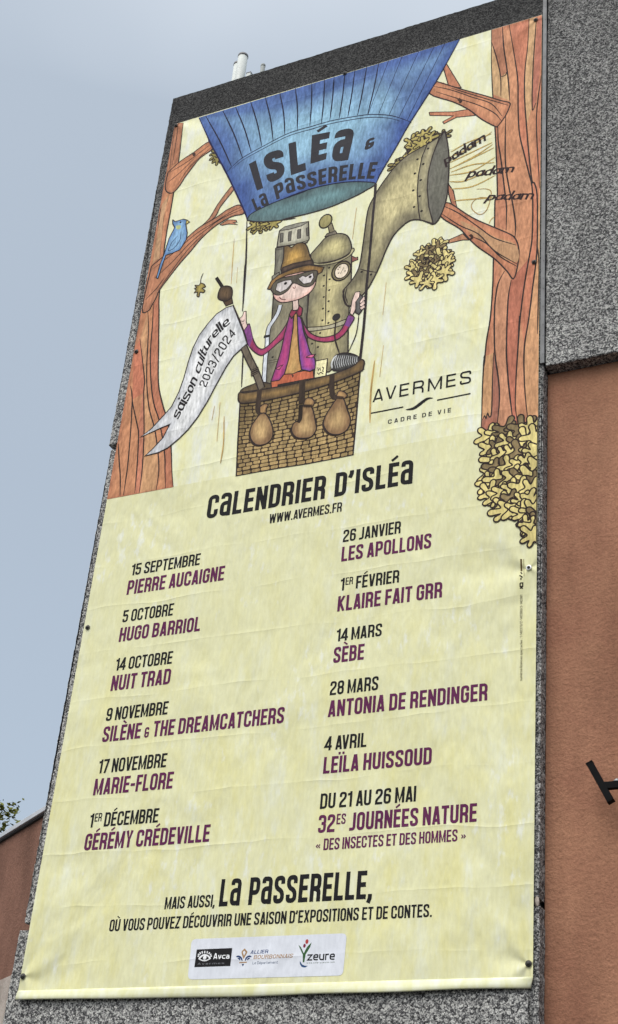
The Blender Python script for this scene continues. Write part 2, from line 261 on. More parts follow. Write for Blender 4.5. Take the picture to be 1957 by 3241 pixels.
# ---- the print on the banner, in metres from the sheet's lower left corner
ART = [
["F","tree_left",[[0.103,8.981],[0.117,8.722],[0.131,8.438],[0.138,7.98],[0.14,7.713],[0.138,7.437],[0.149,7.163],[0.18,6.658],[0.219,6.396],[0.27,6.048],[0.343,5.575],[0.424,5.325],[0.489,5.166],[0.57,4.925],[0.609,4.743],[0.646,4.541],[0.685,4.37],[0.0006,4.37],[0.0006,7.5],[0.0006,8.996],[0.05,8.996]],0,[189,133,98],[173,116,88],0.05,0],
["F","tree_left",[[0.034,5.607],[0.077,5.466],[0.119,5.146],[0.145,4.887],[0.164,4.635],[0.171,4.383],[0.289,4.38],[0.275,4.552],[0.26,4.714],[0.225,4.996],[0.203,5.09],[0.108,5.354],[0.052,5.55]],0,[161,116,96],0,0,0],
["F","tree_left",[[0.203,5.09],[0.225,4.996],[0.26,4.714],[0.275,4.552],[0.289,4.38],[0.337,4.377],[0.327,4.603],[0.301,4.855],[0.264,5.115],[0.198,5.491],[0.184,5.633]],0,[185,122,96],0,0,0],
["F","tree_left",[[0.045,6.159],[0.125,5.863],[0.184,5.633],[0.198,5.491],[0.264,5.115],[0.301,4.855],[0.327,4.603],[0.337,4.377],[0.511,4.372],[0.51,4.507],[0.498,4.631],[0.453,4.824],[0.381,5.065],[0.29,5.292],[0.219,5.571],[0.173,5.852],[0.127,6.239],[0.081,6.477]],0,[194,149,109],[184,136,102],0.03,0],
["F","tree_left",[[0.131,6.556],[0.162,6.297],[0.188,6.013],[0.243,5.673],[0.325,5.357],[0.427,5.117],[0.536,4.758],[0.573,4.555],[0.605,4.375],[0.684,4.371],[0.646,4.541],[0.584,4.872],[0.489,5.166],[0.424,5.325],[0.343,5.575],[0.27,6.048],[0.236,6.279],[0.182,6.634]],0,[182,120,92],[173,110,86],0.03,0],
["F","tree_left",[[0.005,6.024],[0.022,5.833],[0.084,5.443],[0.198,5.491],[0.184,5.633],[0.125,5.863],[0.045,6.159]],0,[185,116,90],0,0,0],
["L","tree_left",[[0.034,5.607],[0.077,5.466],[0.119,5.146],[0.145,4.887],[0.164,4.635],[0.171,4.383]],1,0.0129,[46,38,38]],
["L","tree_left",[[0.014,4.964],[0.055,4.78],[0.102,4.585],[0.135,4.382]],1,0.0129,[46,38,38]],
["L","tree_left",[[0.052,5.55],[0.108,5.354],[0.203,5.09],[0.225,4.996],[0.26,4.714],[0.275,4.552],[0.289,4.38]],1,0.0129,[46,38,38]],
["L","tree_left",[[0.045,6.159],[0.125,5.863],[0.184,5.633],[0.198,5.491],[0.264,5.115],[0.301,4.855],[0.327,4.603],[0.337,4.377]],1,0.0129,[46,38,38]],
["L","tree_left",[[0.081,6.477],[0.127,6.239],[0.173,5.852],[0.219,5.571],[0.29,5.292],[0.381,5.065],[0.453,4.824],[0.498,4.631],[0.51,4.507],[0.511,4.372]],1,0.0129,[46,38,38]],
["L","tree_left",[[0.131,6.556],[0.162,6.297],[0.188,6.013],[0.243,5.673],[0.325,5.357],[0.427,5.117],[0.536,4.758],[0.573,4.555],[0.605,4.375]],1,0.0129,[46,38,38]],
["L","tree_left",[[0.01,8.95],[0.018,8.678],[0.036,8.346]],1,0.0112,[46,38,38]],
["F","tree_left",[[0.01,8.95],[0.018,8.678],[0.036,8.346],[0.128,8.439],[0.115,8.723],[0.104,8.972]],0,[173,118,89],[156,110,84],0.03,0],
["L","tree_left",[[0.043,8.954],[0.054,8.744],[0.06,8.4]],1,0.0086,[46,38,38]],
["L","tree_left",[[0.026,7.867],[0.014,7.693],[0.077,7.099]],1,0.0103,[46,38,38]],
["L","tree_left",[[0.085,7.982],[0.068,7.676],[0.108,7.104]],1,0.0103,[46,38,38]],
["F","tree_left",[[0.019,7.869],[0.085,7.982],[0.068,7.676],[0.108,7.104],[0.035,7.082]],0,[185,146,111],0,0,0],
["L","tree_left",[[0.103,8.981],[0.117,8.722],[0.131,8.438],[0.138,7.98],[0.14,7.713],[0.138,7.437],[0.149,7.163],[0.18,6.658],[0.219,6.396],[0.27,6.048],[0.343,5.575],[0.424,5.325],[0.489,5.166],[0.57,4.925],[0.609,4.743],[0.646,4.541],[0.685,4.37]],1,0.0138,[46,38,38]],
["F","tree_left",[[0.022,8.305],[0.15,8.416],[0.296,8.49],[0.464,8.583],[0.526,8.47],[0.389,8.381],[0.303,8.258],[0.24,8.157],[0.196,8.066],[0.135,7.996],[0.067,8.014],[0.02,8.108]],1,[190,131,97],[162,111,84],0.05,0],
["L","tree_left",[[0.022,8.305],[0.15,8.416],[0.296,8.49],[0.464,8.583],[0.526,8.47],[0.389,8.381],[0.303,8.258],[0.24,8.157],[0.196,8.066],[0.135,7.996],[0.067,8.014],[0.02,8.108],[0.022,8.305]],2,0.0129,[46,38,38]],
["L","tree_left",[[0.043,8.298],[0.21,8.365],[0.33,8.432],[0.484,8.533]],1,0.0095,[46,38,38]],
["L","tree_left",[[0.045,8.16],[0.174,8.255],[0.332,8.416]],1,0.0095,[46,38,38]],
["L","tree_left",[[0.173,8.089],[0.262,8.271],[0.375,8.386],[0.509,8.494]],1,0.0086,[46,38,38]],
["L","tree_left",[[0.289,8.489],[0.314,8.453],[0.3,8.442]],1,0.03,[60,42,36]],
["F","tree_left",[[0.514,7.403],[0.614,7.494],[0.691,7.658],[0.773,7.792],[0.832,7.864],[0.855,7.806],[0.785,7.701],[0.723,7.605],[0.676,7.49]],1,[167,119,92],[148,105,83],0.03,0],
["L","tree_left",[[0.514,7.403],[0.614,7.494],[0.691,7.658],[0.773,7.792],[0.832,7.864],[0.855,7.806],[0.785,7.701],[0.723,7.605],[0.676,7.49],[0.514,7.403]],2,0.0103,[46,38,38]],
["F","tree_left",[[0.753,7.378],[0.834,7.413],[0.93,7.381],[0.946,7.35],[0.902,7.359],[0.956,7.316],[0.854,7.356],[0.78,7.361]],0,[173,122,94],0,0,0],
["L","tree_left",[[0.753,7.378],[0.834,7.413],[0.93,7.381],[0.946,7.35],[0.902,7.359],[0.956,7.316],[0.854,7.356],[0.78,7.361],[0.753,7.378]],0,0.0095,[46,38,38]],
["F","tree_left",[[0.027,7.057],[0.151,7.148],[0.367,7.297],[0.513,7.41],[0.666,7.471],[0.759,7.522],[0.828,7.557],[0.949,7.57],[1.011,7.444],[0.891,7.445],[0.785,7.413],[0.681,7.36],[0.56,7.254],[0.456,7.116],[0.372,7.015],[0.29,6.899],[0.174,6.717],[0.154,6.641],[0.117,6.548],[0.085,6.485],[0.009,6.531]],1,[181,125,95],[159,110,85],0.06,0],
["L","tree_left",[[0.027,7.057],[0.151,7.148],[0.367,7.297],[0.513,7.41],[0.666,7.471],[0.759,7.522],[0.828,7.557],[0.949,7.57],[1.011,7.444],[0.891,7.445],[0.785,7.413],[0.681,7.36],[0.56,7.254],[0.456,7.116],[0.372,7.015],[0.29,6.899],[0.174,6.717],[0.154,6.641],[0.117,6.548],[0.085,6.485],[0.009,6.531],[0.027,7.057]],2,0.0129,[46,38,38]],
["L","tree_left",[[0.058,7.02],[0.263,7.158],[0.487,7.333],[0.673,7.419],[0.835,7.498],[0.965,7.536]],1,0.0103,[46,38,38]],
["L","tree_left",[[0.092,6.885],[0.279,7.055],[0.439,7.234],[0.63,7.375],[0.779,7.458],[0.982,7.502]],1,0.0103,[46,38,38]],
["L","tree_left",[[0.157,6.715],[0.294,6.953],[0.426,7.153],[0.578,7.306]],1,0.0103,[46,38,38]],
["L","tree_left",[[0.029,6.635],[0.137,6.75],[0.204,6.86]],1,0.0103,[46,38,38]],
["F","tree_right",[[3.5,8.996],[3.511,8.547],[3.534,8.124],[3.567,7.672],[3.584,7.394],[3.608,6.857],[3.588,6.797],[3.59,6.524],[3.589,6.134],[3.59,5.823],[3.577,5.49],[3.549,5.251],[3.537,5.012],[3.534,5.102],[3.528,4.807],[3.529,4.493],[3.527,4.36],[3.987,4.357],[3.9994,6.0],[3.9994,8.996]],0,[194,138,104],[184,122,94],0.08,0],
["F","tree_right",[[3.875,8.996],[3.864,8.617],[3.842,8.314],[3.843,7.969],[3.866,7.606],[3.892,7.251],[3.924,6.922],[3.946,6.885],[3.971,6.749],[3.978,6.406],[3.974,6.057],[3.943,5.726],[3.913,5.403],[3.878,5.109],[3.838,5.422],[3.868,5.747],[3.906,6.043],[3.931,6.244],[3.935,6.598],[3.925,6.855],[3.894,7.024],[3.848,7.265],[3.801,7.531],[3.784,7.831],[3.776,8.197],[3.749,8.454],[3.714,8.72],[3.677,8.996]],0,[185,119,93],[191,126,97],0.03,0],
["F","tree_right",[[3.753,5.854],[3.732,5.683],[3.725,5.452],[3.725,5.191],[3.726,5.081],[3.748,4.794],[3.774,4.563],[3.798,4.359],[3.835,4.353],[3.811,4.555],[3.812,4.805],[3.823,5.102],[3.838,5.422],[3.868,5.747],[3.906,6.043]],0,[183,115,92],[173,107,86],0.03,0],
["F","tree_right",[[3.567,7.672],[3.584,7.394],[3.608,6.857],[3.588,6.797],[3.59,6.524],[3.698,6.419],[3.696,6.672],[3.682,6.821],[3.655,7.066],[3.628,7.302],[3.601,7.504],[3.592,7.722]],0,[178,122,94],0,0,0],
["F","tree_right",[[3.692,5.966],[3.638,5.844],[3.615,5.647],[3.614,5.398],[3.627,5.105],[3.66,4.865],[3.676,4.647],[3.661,4.36],[3.798,4.359],[3.774,4.563],[3.748,4.794],[3.726,5.081],[3.725,5.191],[3.725,5.452],[3.732,5.683],[3.753,5.854]],0,[189,136,105],0,0,0],
["F","tree_right",[[3.504,8.825],[3.606,8.323],[3.666,8.372],[3.696,7.983],[3.612,8.055],[3.534,8.124]],0,[195,159,117],0,0,0],
["F","tree_right",[[3.615,8.991],[3.656,8.49],[3.669,8.36],[3.606,8.323],[3.561,8.59],[3.507,8.824],[3.5,8.996]],0,[174,120,93],0,0,0],
["F","tree_right",[[3.88,8.996],[3.946,8.988],[3.934,8.589],[3.919,8.183],[3.915,7.823],[3.866,7.606],[3.843,7.969],[3.842,8.314]],0,[199,160,119],0,0,0],
["F","tree_right",[[3.957,8.962],[3.999,8.976],[3.998,8.564],[3.979,8.16],[3.947,7.851],[3.918,7.793],[3.926,8.221]],0,[173,111,92],0,0,0],
["F","tree_right",[[3.978,6.406],[3.974,6.057],[3.943,5.726],[3.913,5.403],[3.878,5.109],[3.882,4.788],[3.901,4.535],[3.919,4.369],[3.9994,4.36],[3.9994,7.0]],0,[201,152,112],0,0,0],
["F","tree_right",[[3.614,5.122],[3.66,4.865],[3.674,4.648],[3.661,4.36],[3.53,4.365],[3.535,4.466],[3.609,4.5],[3.612,4.851]],0,[167,107,86],[150,101,84],0.05,0],
["F","tree_right",[[3.534,5.102],[3.614,5.122],[3.612,4.851],[3.612,4.537],[3.597,4.484],[3.579,4.525],[3.567,4.478],[3.553,4.506],[3.537,4.466],[3.528,4.807]],0,[196,150,109],0,0,0],
["L","tree_right",[[3.61,8.993],[3.629,8.711],[3.656,8.49],[3.684,8.231],[3.701,7.982]],1,0.0138,[46,38,38]],
["L","tree_right",[[3.677,8.996],[3.714,8.72],[3.749,8.454],[3.776,8.197],[3.784,7.831],[3.801,7.531],[3.848,7.265],[3.894,7.024],[3.925,6.855],[3.935,6.598],[3.931,6.244],[3.906,6.043],[3.868,5.747],[3.838,5.422],[3.823,5.102],[3.812,4.805],[3.811,4.555],[3.835,4.353]],1,0.0138,[46,38,38]],
["L","tree_right",[[3.875,8.996],[3.864,8.617],[3.842,8.314],[3.843,7.969],[3.866,7.606],[3.892,7.251],[3.924,6.922],[3.946,6.885],[3.971,6.749],[3.978,6.406],[3.974,6.057],[3.943,5.726],[3.913,5.403],[3.878,5.109],[3.882,4.788],[3.901,4.535],[3.919,4.369]],1,0.0138,[46,38,38]],
["L","tree_right",[[3.592,7.722],[3.601,7.504],[3.628,7.302],[3.655,7.066],[3.682,6.821],[3.696,6.672],[3.698,6.419]],1,0.0138,[46,38,38]],
["L","tree_right",[[3.665,7.795],[3.668,7.48],[3.677,7.19],[3.716,6.897],[3.748,6.729],[3.781,6.466],[3.779,6.315]],1,0.0138,[46,38,38]],
["L","tree_right",[[3.753,5.854],[3.732,5.683],[3.725,5.452],[3.725,5.191],[3.726,5.081],[3.748,4.794],[3.774,4.563],[3.798,4.359]],1,0.0138,[46,38,38]],
["L","tree_right",[[3.692,5.966],[3.638,5.844],[3.615,5.647],[3.614,5.398],[3.627,5.105],[3.66,4.865],[3.676,4.647],[3.661,4.36]],1,0.0138,[46,38,38]],
["L","tree_right",[[3.507,8.824],[3.561,8.59],[3.606,8.323],[3.614,8.074]],1,0.0112,[46,38,38]],
["L","tree_right",[[3.606,8.323],[3.652,8.326],[3.666,8.372]],1,0.0112,[46,38,38]],
["L","tree_right",[[3.946,8.966],[3.93,8.591],[3.918,8.224],[3.918,7.793],[3.952,7.86]],1,0.0112,[46,38,38]],
["L","tree_right",[[3.999,8.192],[3.973,7.921],[3.958,7.651],[3.971,7.262],[3.996,6.807]],1,0.0112,[46,38,38]],
["L","tree_right",[[3.614,5.122],[3.612,4.851],[3.612,4.537],[3.597,4.484],[3.579,4.525],[3.567,4.478],[3.553,4.506],[3.537,4.466]],1,0.0112,[46,38,38]],
["L","tree_right",[[3.973,6.231],[3.996,5.948],[3.992,5.546],[3.988,5.222]],1,0.0112,[46,38,38]],
["L","tree_right",[[3.83,5.45],[3.824,5.122],[3.812,4.805]],1,0.0112,[46,38,38]],
["L","tree_right",[[3.5,8.996],[3.511,8.547],[3.534,8.124],[3.567,7.672],[3.584,7.394],[3.608,6.857],[3.588,6.797],[3.59,6.524],[3.589,6.134],[3.59,5.823],[3.577,5.49],[3.549,5.251],[3.537,5.012],[3.534,5.102],[3.528,4.807],[3.529,4.493],[3.527,4.36]],1,0.0138,[46,38,38]],
["F","tree_right",[[3.022,8.673],[3.052,8.715],[3.218,8.325],[3.089,8.394]],0,[183,122,93],0,0,0],
["L","tree_right",[[3.022,8.673],[3.052,8.715],[3.218,8.325],[3.089,8.394],[3.022,8.673]],0,0.0103,[46,38,38]],
["F","tree_right",[[2.903,8.121],[2.913,8.076],[3.153,7.984],[3.048,7.946],[3.062,7.915],[3.185,7.954],[3.371,7.911],[3.306,8.015],[3.15,8.037]],0,[187,125,95],0,0,0],
["L","tree_right",[[2.903,8.121],[2.913,8.076],[3.153,7.984],[3.048,7.946],[3.062,7.915],[3.185,7.954],[3.371,7.911],[3.306,8.015],[3.15,8.037],[2.903,8.121]],0,0.0095,[46,38,38]],
["F","tree_right",[[2.965,8.504],[3.202,8.32],[3.457,8.133],[3.612,8.014],[3.7,7.952],[3.698,7.893],[3.662,7.796],[3.597,7.701],[3.567,7.702],[3.435,7.838],[3.307,8.005],[3.145,8.166],[2.899,8.367]],1,[194,136,102],[173,116,88],0.06,0],
["L","tree_right",[[2.965,8.504],[3.202,8.32],[3.457,8.133],[3.612,8.014],[3.7,7.952],[3.698,7.893],[3.662,7.796],[3.597,7.701],[3.567,7.702],[3.435,7.838],[3.307,8.005],[3.145,8.166],[2.899,8.367],[2.965,8.504]],2,0.0129,[46,38,38]],
["L","tree_right",[[2.935,8.452],[3.123,8.329],[3.333,8.158],[3.521,8.007],[3.632,7.807]],1,0.0103,[46,38,38]],
["L","tree_right",[[2.963,8.368],[3.208,8.18],[3.398,8.032],[3.555,7.875],[3.626,7.75]],1,0.0103,[46,38,38]],
["L","tree_right",[[3.106,8.367],[3.395,8.145],[3.69,7.922]],1,0.0103,[46,38,38]],
["L","tree_right",[[3.192,8.19],[3.221,8.148],[3.206,8.133]],1,0.03,[70,48,40]],
["F","tree_right",[[3.132,7.149],[3.189,7.036],[3.23,6.826],[3.181,6.87],[3.145,7.012]],0,[173,115,89],0,0,0],
["L","tree_right",[[3.132,7.149],[3.189,7.036],[3.23,6.826],[3.181,6.87],[3.145,7.012],[3.132,7.149]],0,0.0103,[46,38,38]],
["F","tree_right",[[3.36,6.409],[3.298,6.5],[3.16,6.465],[3.169,6.43],[3.301,6.427]],0,[173,124,94],0,0,0],
["L","tree_right",[[3.36,6.409],[3.298,6.5],[3.16,6.465],[3.169,6.43],[3.301,6.427],[3.36,6.409]],0,0.0095,[46,38,38]],
["F","tree_right",[[3.112,6.92],[3.181,6.879],[3.381,6.66],[3.617,6.461],[3.733,6.364],[3.784,6.296],[3.815,6.173],[3.809,6.001],[3.773,5.858],[3.713,5.96],[3.597,6.131],[3.45,6.297],[3.359,6.422],[3.266,6.567],[3.077,6.772]],1,[192,131,98],[173,115,88],0.06,0],
["L","tree_right",[[3.112,6.92],[3.181,6.879],[3.381,6.66],[3.617,6.461],[3.733,6.364],[3.784,6.296],[3.815,6.173],[3.809,6.001],[3.773,5.858],[3.713,5.96],[3.597,6.131],[3.45,6.297],[3.359,6.422],[3.266,6.567],[3.077,6.772],[3.112,6.92]],2,0.0129,[46,38,38]],
["F","tree_right",[[3.263,6.66],[3.443,6.514],[3.62,6.354],[3.789,6.23],[3.809,6.036],[3.653,6.133],[3.52,6.33],[3.387,6.459]],1,[185,144,108],0,0,0],
["L","tree_right",[[3.098,6.886],[3.245,6.757],[3.443,6.532],[3.591,6.362],[3.792,6.223]],1,0.0112,[46,38,38]],
["L","tree_right",[[3.087,6.797],[3.265,6.604],[3.445,6.45],[3.594,6.22],[3.809,6.005]],1,0.0112,[46,38,38]],
["L","tree_right",[[3.38,6.446],[3.521,6.321],[3.653,6.133],[3.807,5.981]],1,0.0112,[46,38,38]],
["L","tree_right",[[3.365,6.469],[3.388,6.432],[3.371,6.413]],1,0.025,[60,40,34]],
["V","leaves_balloon",[0.58,8.393],0.075,0.3,6,[150,140,80],0.01,0,0],
["V","leaves_balloon",[0.573,8.35],0.07,1.5,6,[150,140,80],0.01,0,0],
["V","leaves_balloon",[0.607,8.285],0.07,2.5,6,[150,140,80],0.01,0,0],
["V","leaves_horn",[2.603,7.543],0.085,0.6189962053842948,6,[172,158,96],0.012,1,0],
["V","leaves_horn",[2.643,7.558],0.085,0.9298336248144616,6,[172,158,96],0.012,0,1],
["V","leaves_horn",[2.681,7.591],0.085,2.4095460869104492,6,[172,158,96],0.012,0,2],
["V","leaves_horn",[2.721,7.581],0.085,4.802714108974851,6,[172,158,96],0.012,1,3],
["V","leaves_horn",[2.758,7.652],0.085,1.3315690541419059,6,[172,158,96],0.012,0,4],
["V","leaves_horn",[2.796,7.681],0.085,1.6600958606487013,6,[172,158,96],0.012,0,5],
["V","leaves_horn",[2.834,7.715],0.085,0.6370997545891808,6,[172,158,96],0.012,1,6],
["V","leaves_horn",[2.873,7.734],0.085,5.564853788568363,6,[172,158,96],0.012,0,7],
["V","leaves_horn",[2.913,7.732],0.085,4.839914080213941,6,[172,158,96],0.012,0,8],
["V","leaves_horn",[2.954,7.709],0.085,1.1606137081154402,6,[172,158,96],0.012,1,9],
["V","leaves_horn",[2.991,7.747],0.085,3.7618536144787806,6,[172,158,96],0.012,0,10],
["V","leaves_horn",[3.031,7.753],0.085,5.127890147948083,6,[172,158,96],0.012,0,11],
["V","leaves_horn",[3.069,7.768],0.085,0.520309515809531,6,[172,158,96],0.012,1,12],
["V","leaves_horn",[2.742,7.788],0.1,3.635111302319279,6,[186,170,100],0.012,0,1090],
["V","leaves_horn",[2.812,7.809],0.1,4.03020873909884,6,[186,170,100],0.012,0,1150],
["V","leaves_horn",[2.869,7.841],0.1,3.035722654262492,6,[186,170,100],0.012,0,1200],
["V","leaves_horn",[2.919,7.771],0.1,1.0667410454447068,6,[186,170,100],0.012,0,1240],
["V","leaves_horn",[2.782,7.7],0.1,2.841527325510871,6,[186,170,100],0.012,0,1120],
["V","leaves_horn",[2.85,7.736],0.1,0.536077243592342,6,[186,170,100],0.012,0,1180],
["V","leaves_under",[1.15,7.253],0.085,5.607530183399448,6,[170,158,92],0.012,0,935],
["V","leaves_under",[1.203,7.209],0.085,5.1929050211105,6,[170,158,92],0.012,0,975],
["V","leaves_under",[1.256,7.214],0.085,3.285833217522323,6,[170,158,92],0.012,0,1020],
["V","leaves_under",[1.303,7.22],0.085,1.801474437439948,6,[170,158,92],0.012,0,1060],
["V","leaves_under",[1.358,7.204],0.085,5.453221736488119,6,[170,158,92],0.012,0,1105],
["L","sound_lines",[[3.134,7.467],[3.292,7.505],[3.538,7.645]],1,0.0138,[186,158,92]],
["L","sound_lines",[[3.142,7.398],[3.314,7.445],[3.546,7.51]],1,0.0138,[186,158,92]],
["L","sound_lines",[[3.14,7.32],[3.337,7.372],[3.563,7.439]],1,0.0138,[186,158,92]],
["L","sound_lines",[[3.146,7.24],[3.362,7.221],[3.576,7.317]],1,0.0138,[186,158,92]],
["L","sound_lines",[[3.146,7.163],[3.305,7.124],[3.584,7.199]],1,0.0138,[186,158,92]],
["L","sound_lines",[[3.147,7.528],[3.309,7.592],[3.533,7.62]],1,0.0138,[186,158,92]],
["L","sound_lines",[[3.165,7.067],[3.368,7.033],[3.584,7.096]],1,0.0138,[186,158,92]],
["L","sound_lines",[[3.191,6.918],[3.373,6.88],[3.572,6.836]],1,0.0138,[186,158,92]],
["L","sound_lines",[[3.185,7.331],[3.397,7.404],[3.547,7.483]],1,0.0138,[186,158,92]],
["L","sound_lines",[[3.157,7.276],[3.36,7.299],[3.57,7.255]],1,0.0138,[186,158,92]],
["L","sound_lines",[[3.41,6.988],[3.51,6.956],[3.551,6.892],[3.516,6.716],[3.449,6.676],[3.377,6.76],[3.375,6.836],[3.443,6.877],[3.573,6.829]],1,0.0086,[170,140,88]],
["L","sound_lines",[[3.536,6.539],[3.554,6.582],[3.586,6.609]],1,0.0086,[170,140,88]],
["F","balloon",[[0.292,8.986],[0.498,8.534],[0.462,8.603],[0.687,8.16],[0.841,7.843],[1.026,7.439],[1.056,7.342],[1.096,7.41],[1.264,7.464],[1.439,7.494],[1.673,7.518],[1.442,7.493],[1.626,7.524],[1.872,7.527],[2.119,7.491],[2.303,7.431],[2.411,7.379],[2.453,7.5],[2.589,7.781],[2.716,8.054],[2.957,8.507],[3.177,8.996]],0,[143,183,206],[66,90,149],0.62,0],
["F","balloon_mouth",[[1.056,7.342],[1.096,7.41],[1.264,7.464],[1.439,7.494],[1.673,7.518],[1.442,7.493],[1.626,7.524],[1.872,7.527],[2.119,7.491],[2.303,7.431],[2.408,7.375],[2.311,7.324],[2.195,7.283],[1.959,7.231],[1.717,7.219],[1.469,7.229],[1.587,7.203],[1.348,7.239],[1.164,7.288]],1,[104,138,142],[81,101,103],0.16,0],
["L","balloon_mouth",[[1.056,7.342],[1.096,7.41],[1.264,7.464],[1.439,7.494],[1.673,7.518],[1.442,7.493],[1.626,7.524],[1.872,7.527],[2.119,7.491],[2.303,7.431],[2.408,7.375],[2.311,7.324],[2.195,7.283],[1.959,7.231],[1.717,7.219],[1.469,7.229],[1.587,7.203],[1.348,7.239],[1.164,7.288],[1.056,7.342]],2,0.0129,[46,38,38]],
["L","balloon",[[0.737,8.069],[0.804,8.137],[0.907,8.214],[1.109,8.288],[1.348,8.363],[1.493,8.38],[1.696,8.376],[1.606,8.378],[1.86,8.378],[2.113,8.347],[2.301,8.307],[2.49,8.227],[2.615,8.143],[2.728,8.049]],1,0.012,[30,34,62]],
["L","balloon",[[0.804,8.099],[0.907,8.176],[1.109,8.25],[1.348,8.325],[1.493,8.342],[1.696,8.338],[1.606,8.34],[1.86,8.34],[2.113,8.309],[2.301,8.269],[2.49,8.189],[2.615,8.105]],1,0.0103,[30,34,62]],
["L","balloon",[[0.371,8.985],[0.598,8.546],[0.786,8.134]],1,0.0146,[26,28,52]],
["L","balloon",[[0.576,8.985],[0.757,8.587],[0.901,8.213]],1,0.0146,[26,28,52]],
["L","balloon",[[0.723,8.988],[0.875,8.617],[0.992,8.267]],1,0.0146,[26,28,52]],
["L","balloon",[[0.901,8.991],[1.02,8.637],[1.107,8.303]],1,0.0146,[26,28,52]],
["L","balloon",[[1.068,8.996],[1.166,8.658],[1.231,8.335]],1,0.0146,[26,28,52]],
["L","balloon",[[1.235,8.996],[1.313,8.674],[1.359,8.365]],1,0.0146,[26,28,52]],
["L","balloon",[[1.412,8.996],[1.468,8.679],[1.494,8.378]],1,0.0146,[26,28,52]],
["L","balloon",[[1.597,8.996],[1.621,8.688],[1.631,8.388]],1,0.0146,[26,28,52]],
["L","balloon",[[1.739,8.995],[1.756,8.684],[1.758,8.385]],1,0.0146,[26,28,52]],
["L","balloon",[[1.843,8.996],[1.853,8.686],[1.848,8.385]],1,0.0146,[26,28,52]],
["L","balloon",[[1.962,8.996],[1.963,8.684],[1.95,8.38]],1,0.0146,[26,28,52]],
["L","balloon",[[2.071,8.996],[2.064,8.676],[2.044,8.368]],1,0.0146,[26,28,52]],
["L","balloon",[[2.199,8.996],[2.18,8.668],[2.149,8.351]],1,0.0146,[26,28,52]],
["L","balloon",[[2.329,8.996],[2.301,8.658],[2.26,8.332]],1,0.0146,[26,28,52]],
["L","balloon",[[2.437,8.996],[2.263,8.324]],1,0.0138,[26,28,52]],
["L","balloon",[[2.579,8.996],[2.376,8.283]],1,0.0138,[26,28,52]],
["L","balloon",[[2.754,8.996],[2.489,8.235]],1,0.0138,[26,28,52]],
["L","balloon",[[2.915,8.996],[2.596,8.166]],1,0.0138,[26,28,52]],
["L","balloon",[[3.024,8.996],[2.684,8.093]],1,0.0138,[26,28,52]],
["L","balloon",[[0.292,8.986],[0.498,8.534],[0.462,8.603],[0.687,8.16],[0.841,7.843],[1.026,7.439],[1.056,7.342]],1,0.0172,[30,30,70]],
["L","balloon",[[2.413,7.388],[2.453,7.5],[2.589,7.781],[2.716,8.054],[2.957,8.507],[3.177,8.996]],1,0.0138,[30,34,70]],
["L","balloon",[[1.056,7.342],[1.096,7.41],[1.264,7.464],[1.439,7.494],[1.673,7.518],[1.442,7.493],[1.626,7.524],[1.872,7.527],[2.119,7.491],[2.303,7.431],[2.411,7.379]],1,0.0138,[26,28,50]],
["T","balloon_lettering","I",[[1.124,7.7],[1.191,7.713],[1.062,8.122],[0.986,8.099]],[46,46,52],"fat"],
["T","balloon_lettering","S",[[1.239,7.751],[1.423,7.788],[1.357,8.185],[1.128,8.179]],[46,46,52],"fat"],
["T","balloon_lettering","L",[[1.485,7.782],[1.648,7.796],[1.572,8.232],[1.413,8.229]],[46,46,52],"fat"],
["T","balloon_lettering","\u00c9",[[1.687,7.865],[1.854,7.871],[1.865,8.231],[1.667,8.254]],[46,46,52],"fat"],
["T","balloon_lettering","a",[[1.911,7.806],[2.094,7.78],[2.14,8.201],[1.925,8.22]],[46,46,52],"fat"],
["T","balloon_lettering","&",[[2.254,7.843],[2.349,7.86],[2.364,7.994],[2.272,7.985]],[46,46,52],"fat"],
["A","balloon_lettering","La",[[1.141,7.434],[1.211,7.455],[1.282,7.476]],[[1.073,7.598],[1.143,7.628],[1.219,7.652]],[46,46,52],"titlearc"],
["A","balloon_lettering","PaSSERELLE",[[1.361,7.507],[1.454,7.528],[1.542,7.555],[1.66,7.555],[1.796,7.554],[1.982,7.536],[2.178,7.506],[2.383,7.446]],[[1.301,7.704],[1.433,7.757],[1.516,7.751],[1.672,7.754],[1.815,7.756],[1.914,7.751],[2.026,7.731],[2.125,7.716],[2.236,7.697],[2.414,7.649]],[46,46,52],"titlearc"],
["F","boiler",[[1.455,6.319],[1.817,6.221],[1.905,5.296],[1.493,5.251],[1.47,5.55],[1.455,5.876],[1.47,6.03]],0,[137,131,109],[102,99,87],0.1,0],
["L","boiler",[[1.455,6.319],[1.817,6.221],[1.905,5.296],[1.493,5.251],[1.47,5.55],[1.455,5.876],[1.47,6.03],[1.455,6.319]],0,0.012,[46,38,38]],
["F","boiler",[[1.415,6.885],[1.511,6.876],[1.555,6.454],[1.442,6.485],[1.433,6.692]],0,[133,130,115],[97,94,85],0.05,0],
["L","boiler",[[1.415,6.885],[1.511,6.876],[1.555,6.454],[1.442,6.485],[1.433,6.692],[1.415,6.885]],0,0.0103,[46,38,38]],
["F","boiler",[[1.416,6.543],[1.487,6.574],[1.499,6.47],[1.421,6.491]],0,[127,125,113],0,0,0],
["L","boiler",[[1.416,6.543],[1.487,6.574],[1.499,6.47],[1.421,6.491],[1.416,6.543]],0,0.0103,[46,38,38]],
["F","boiler",[[1.434,7.096],[1.507,7.126],[1.63,7.129],[1.737,7.116],[1.766,6.892],[1.745,6.853],[1.6,6.873],[1.429,6.894],[1.43,6.952]],0,[188,185,165],[139,136,119],0.06,0],
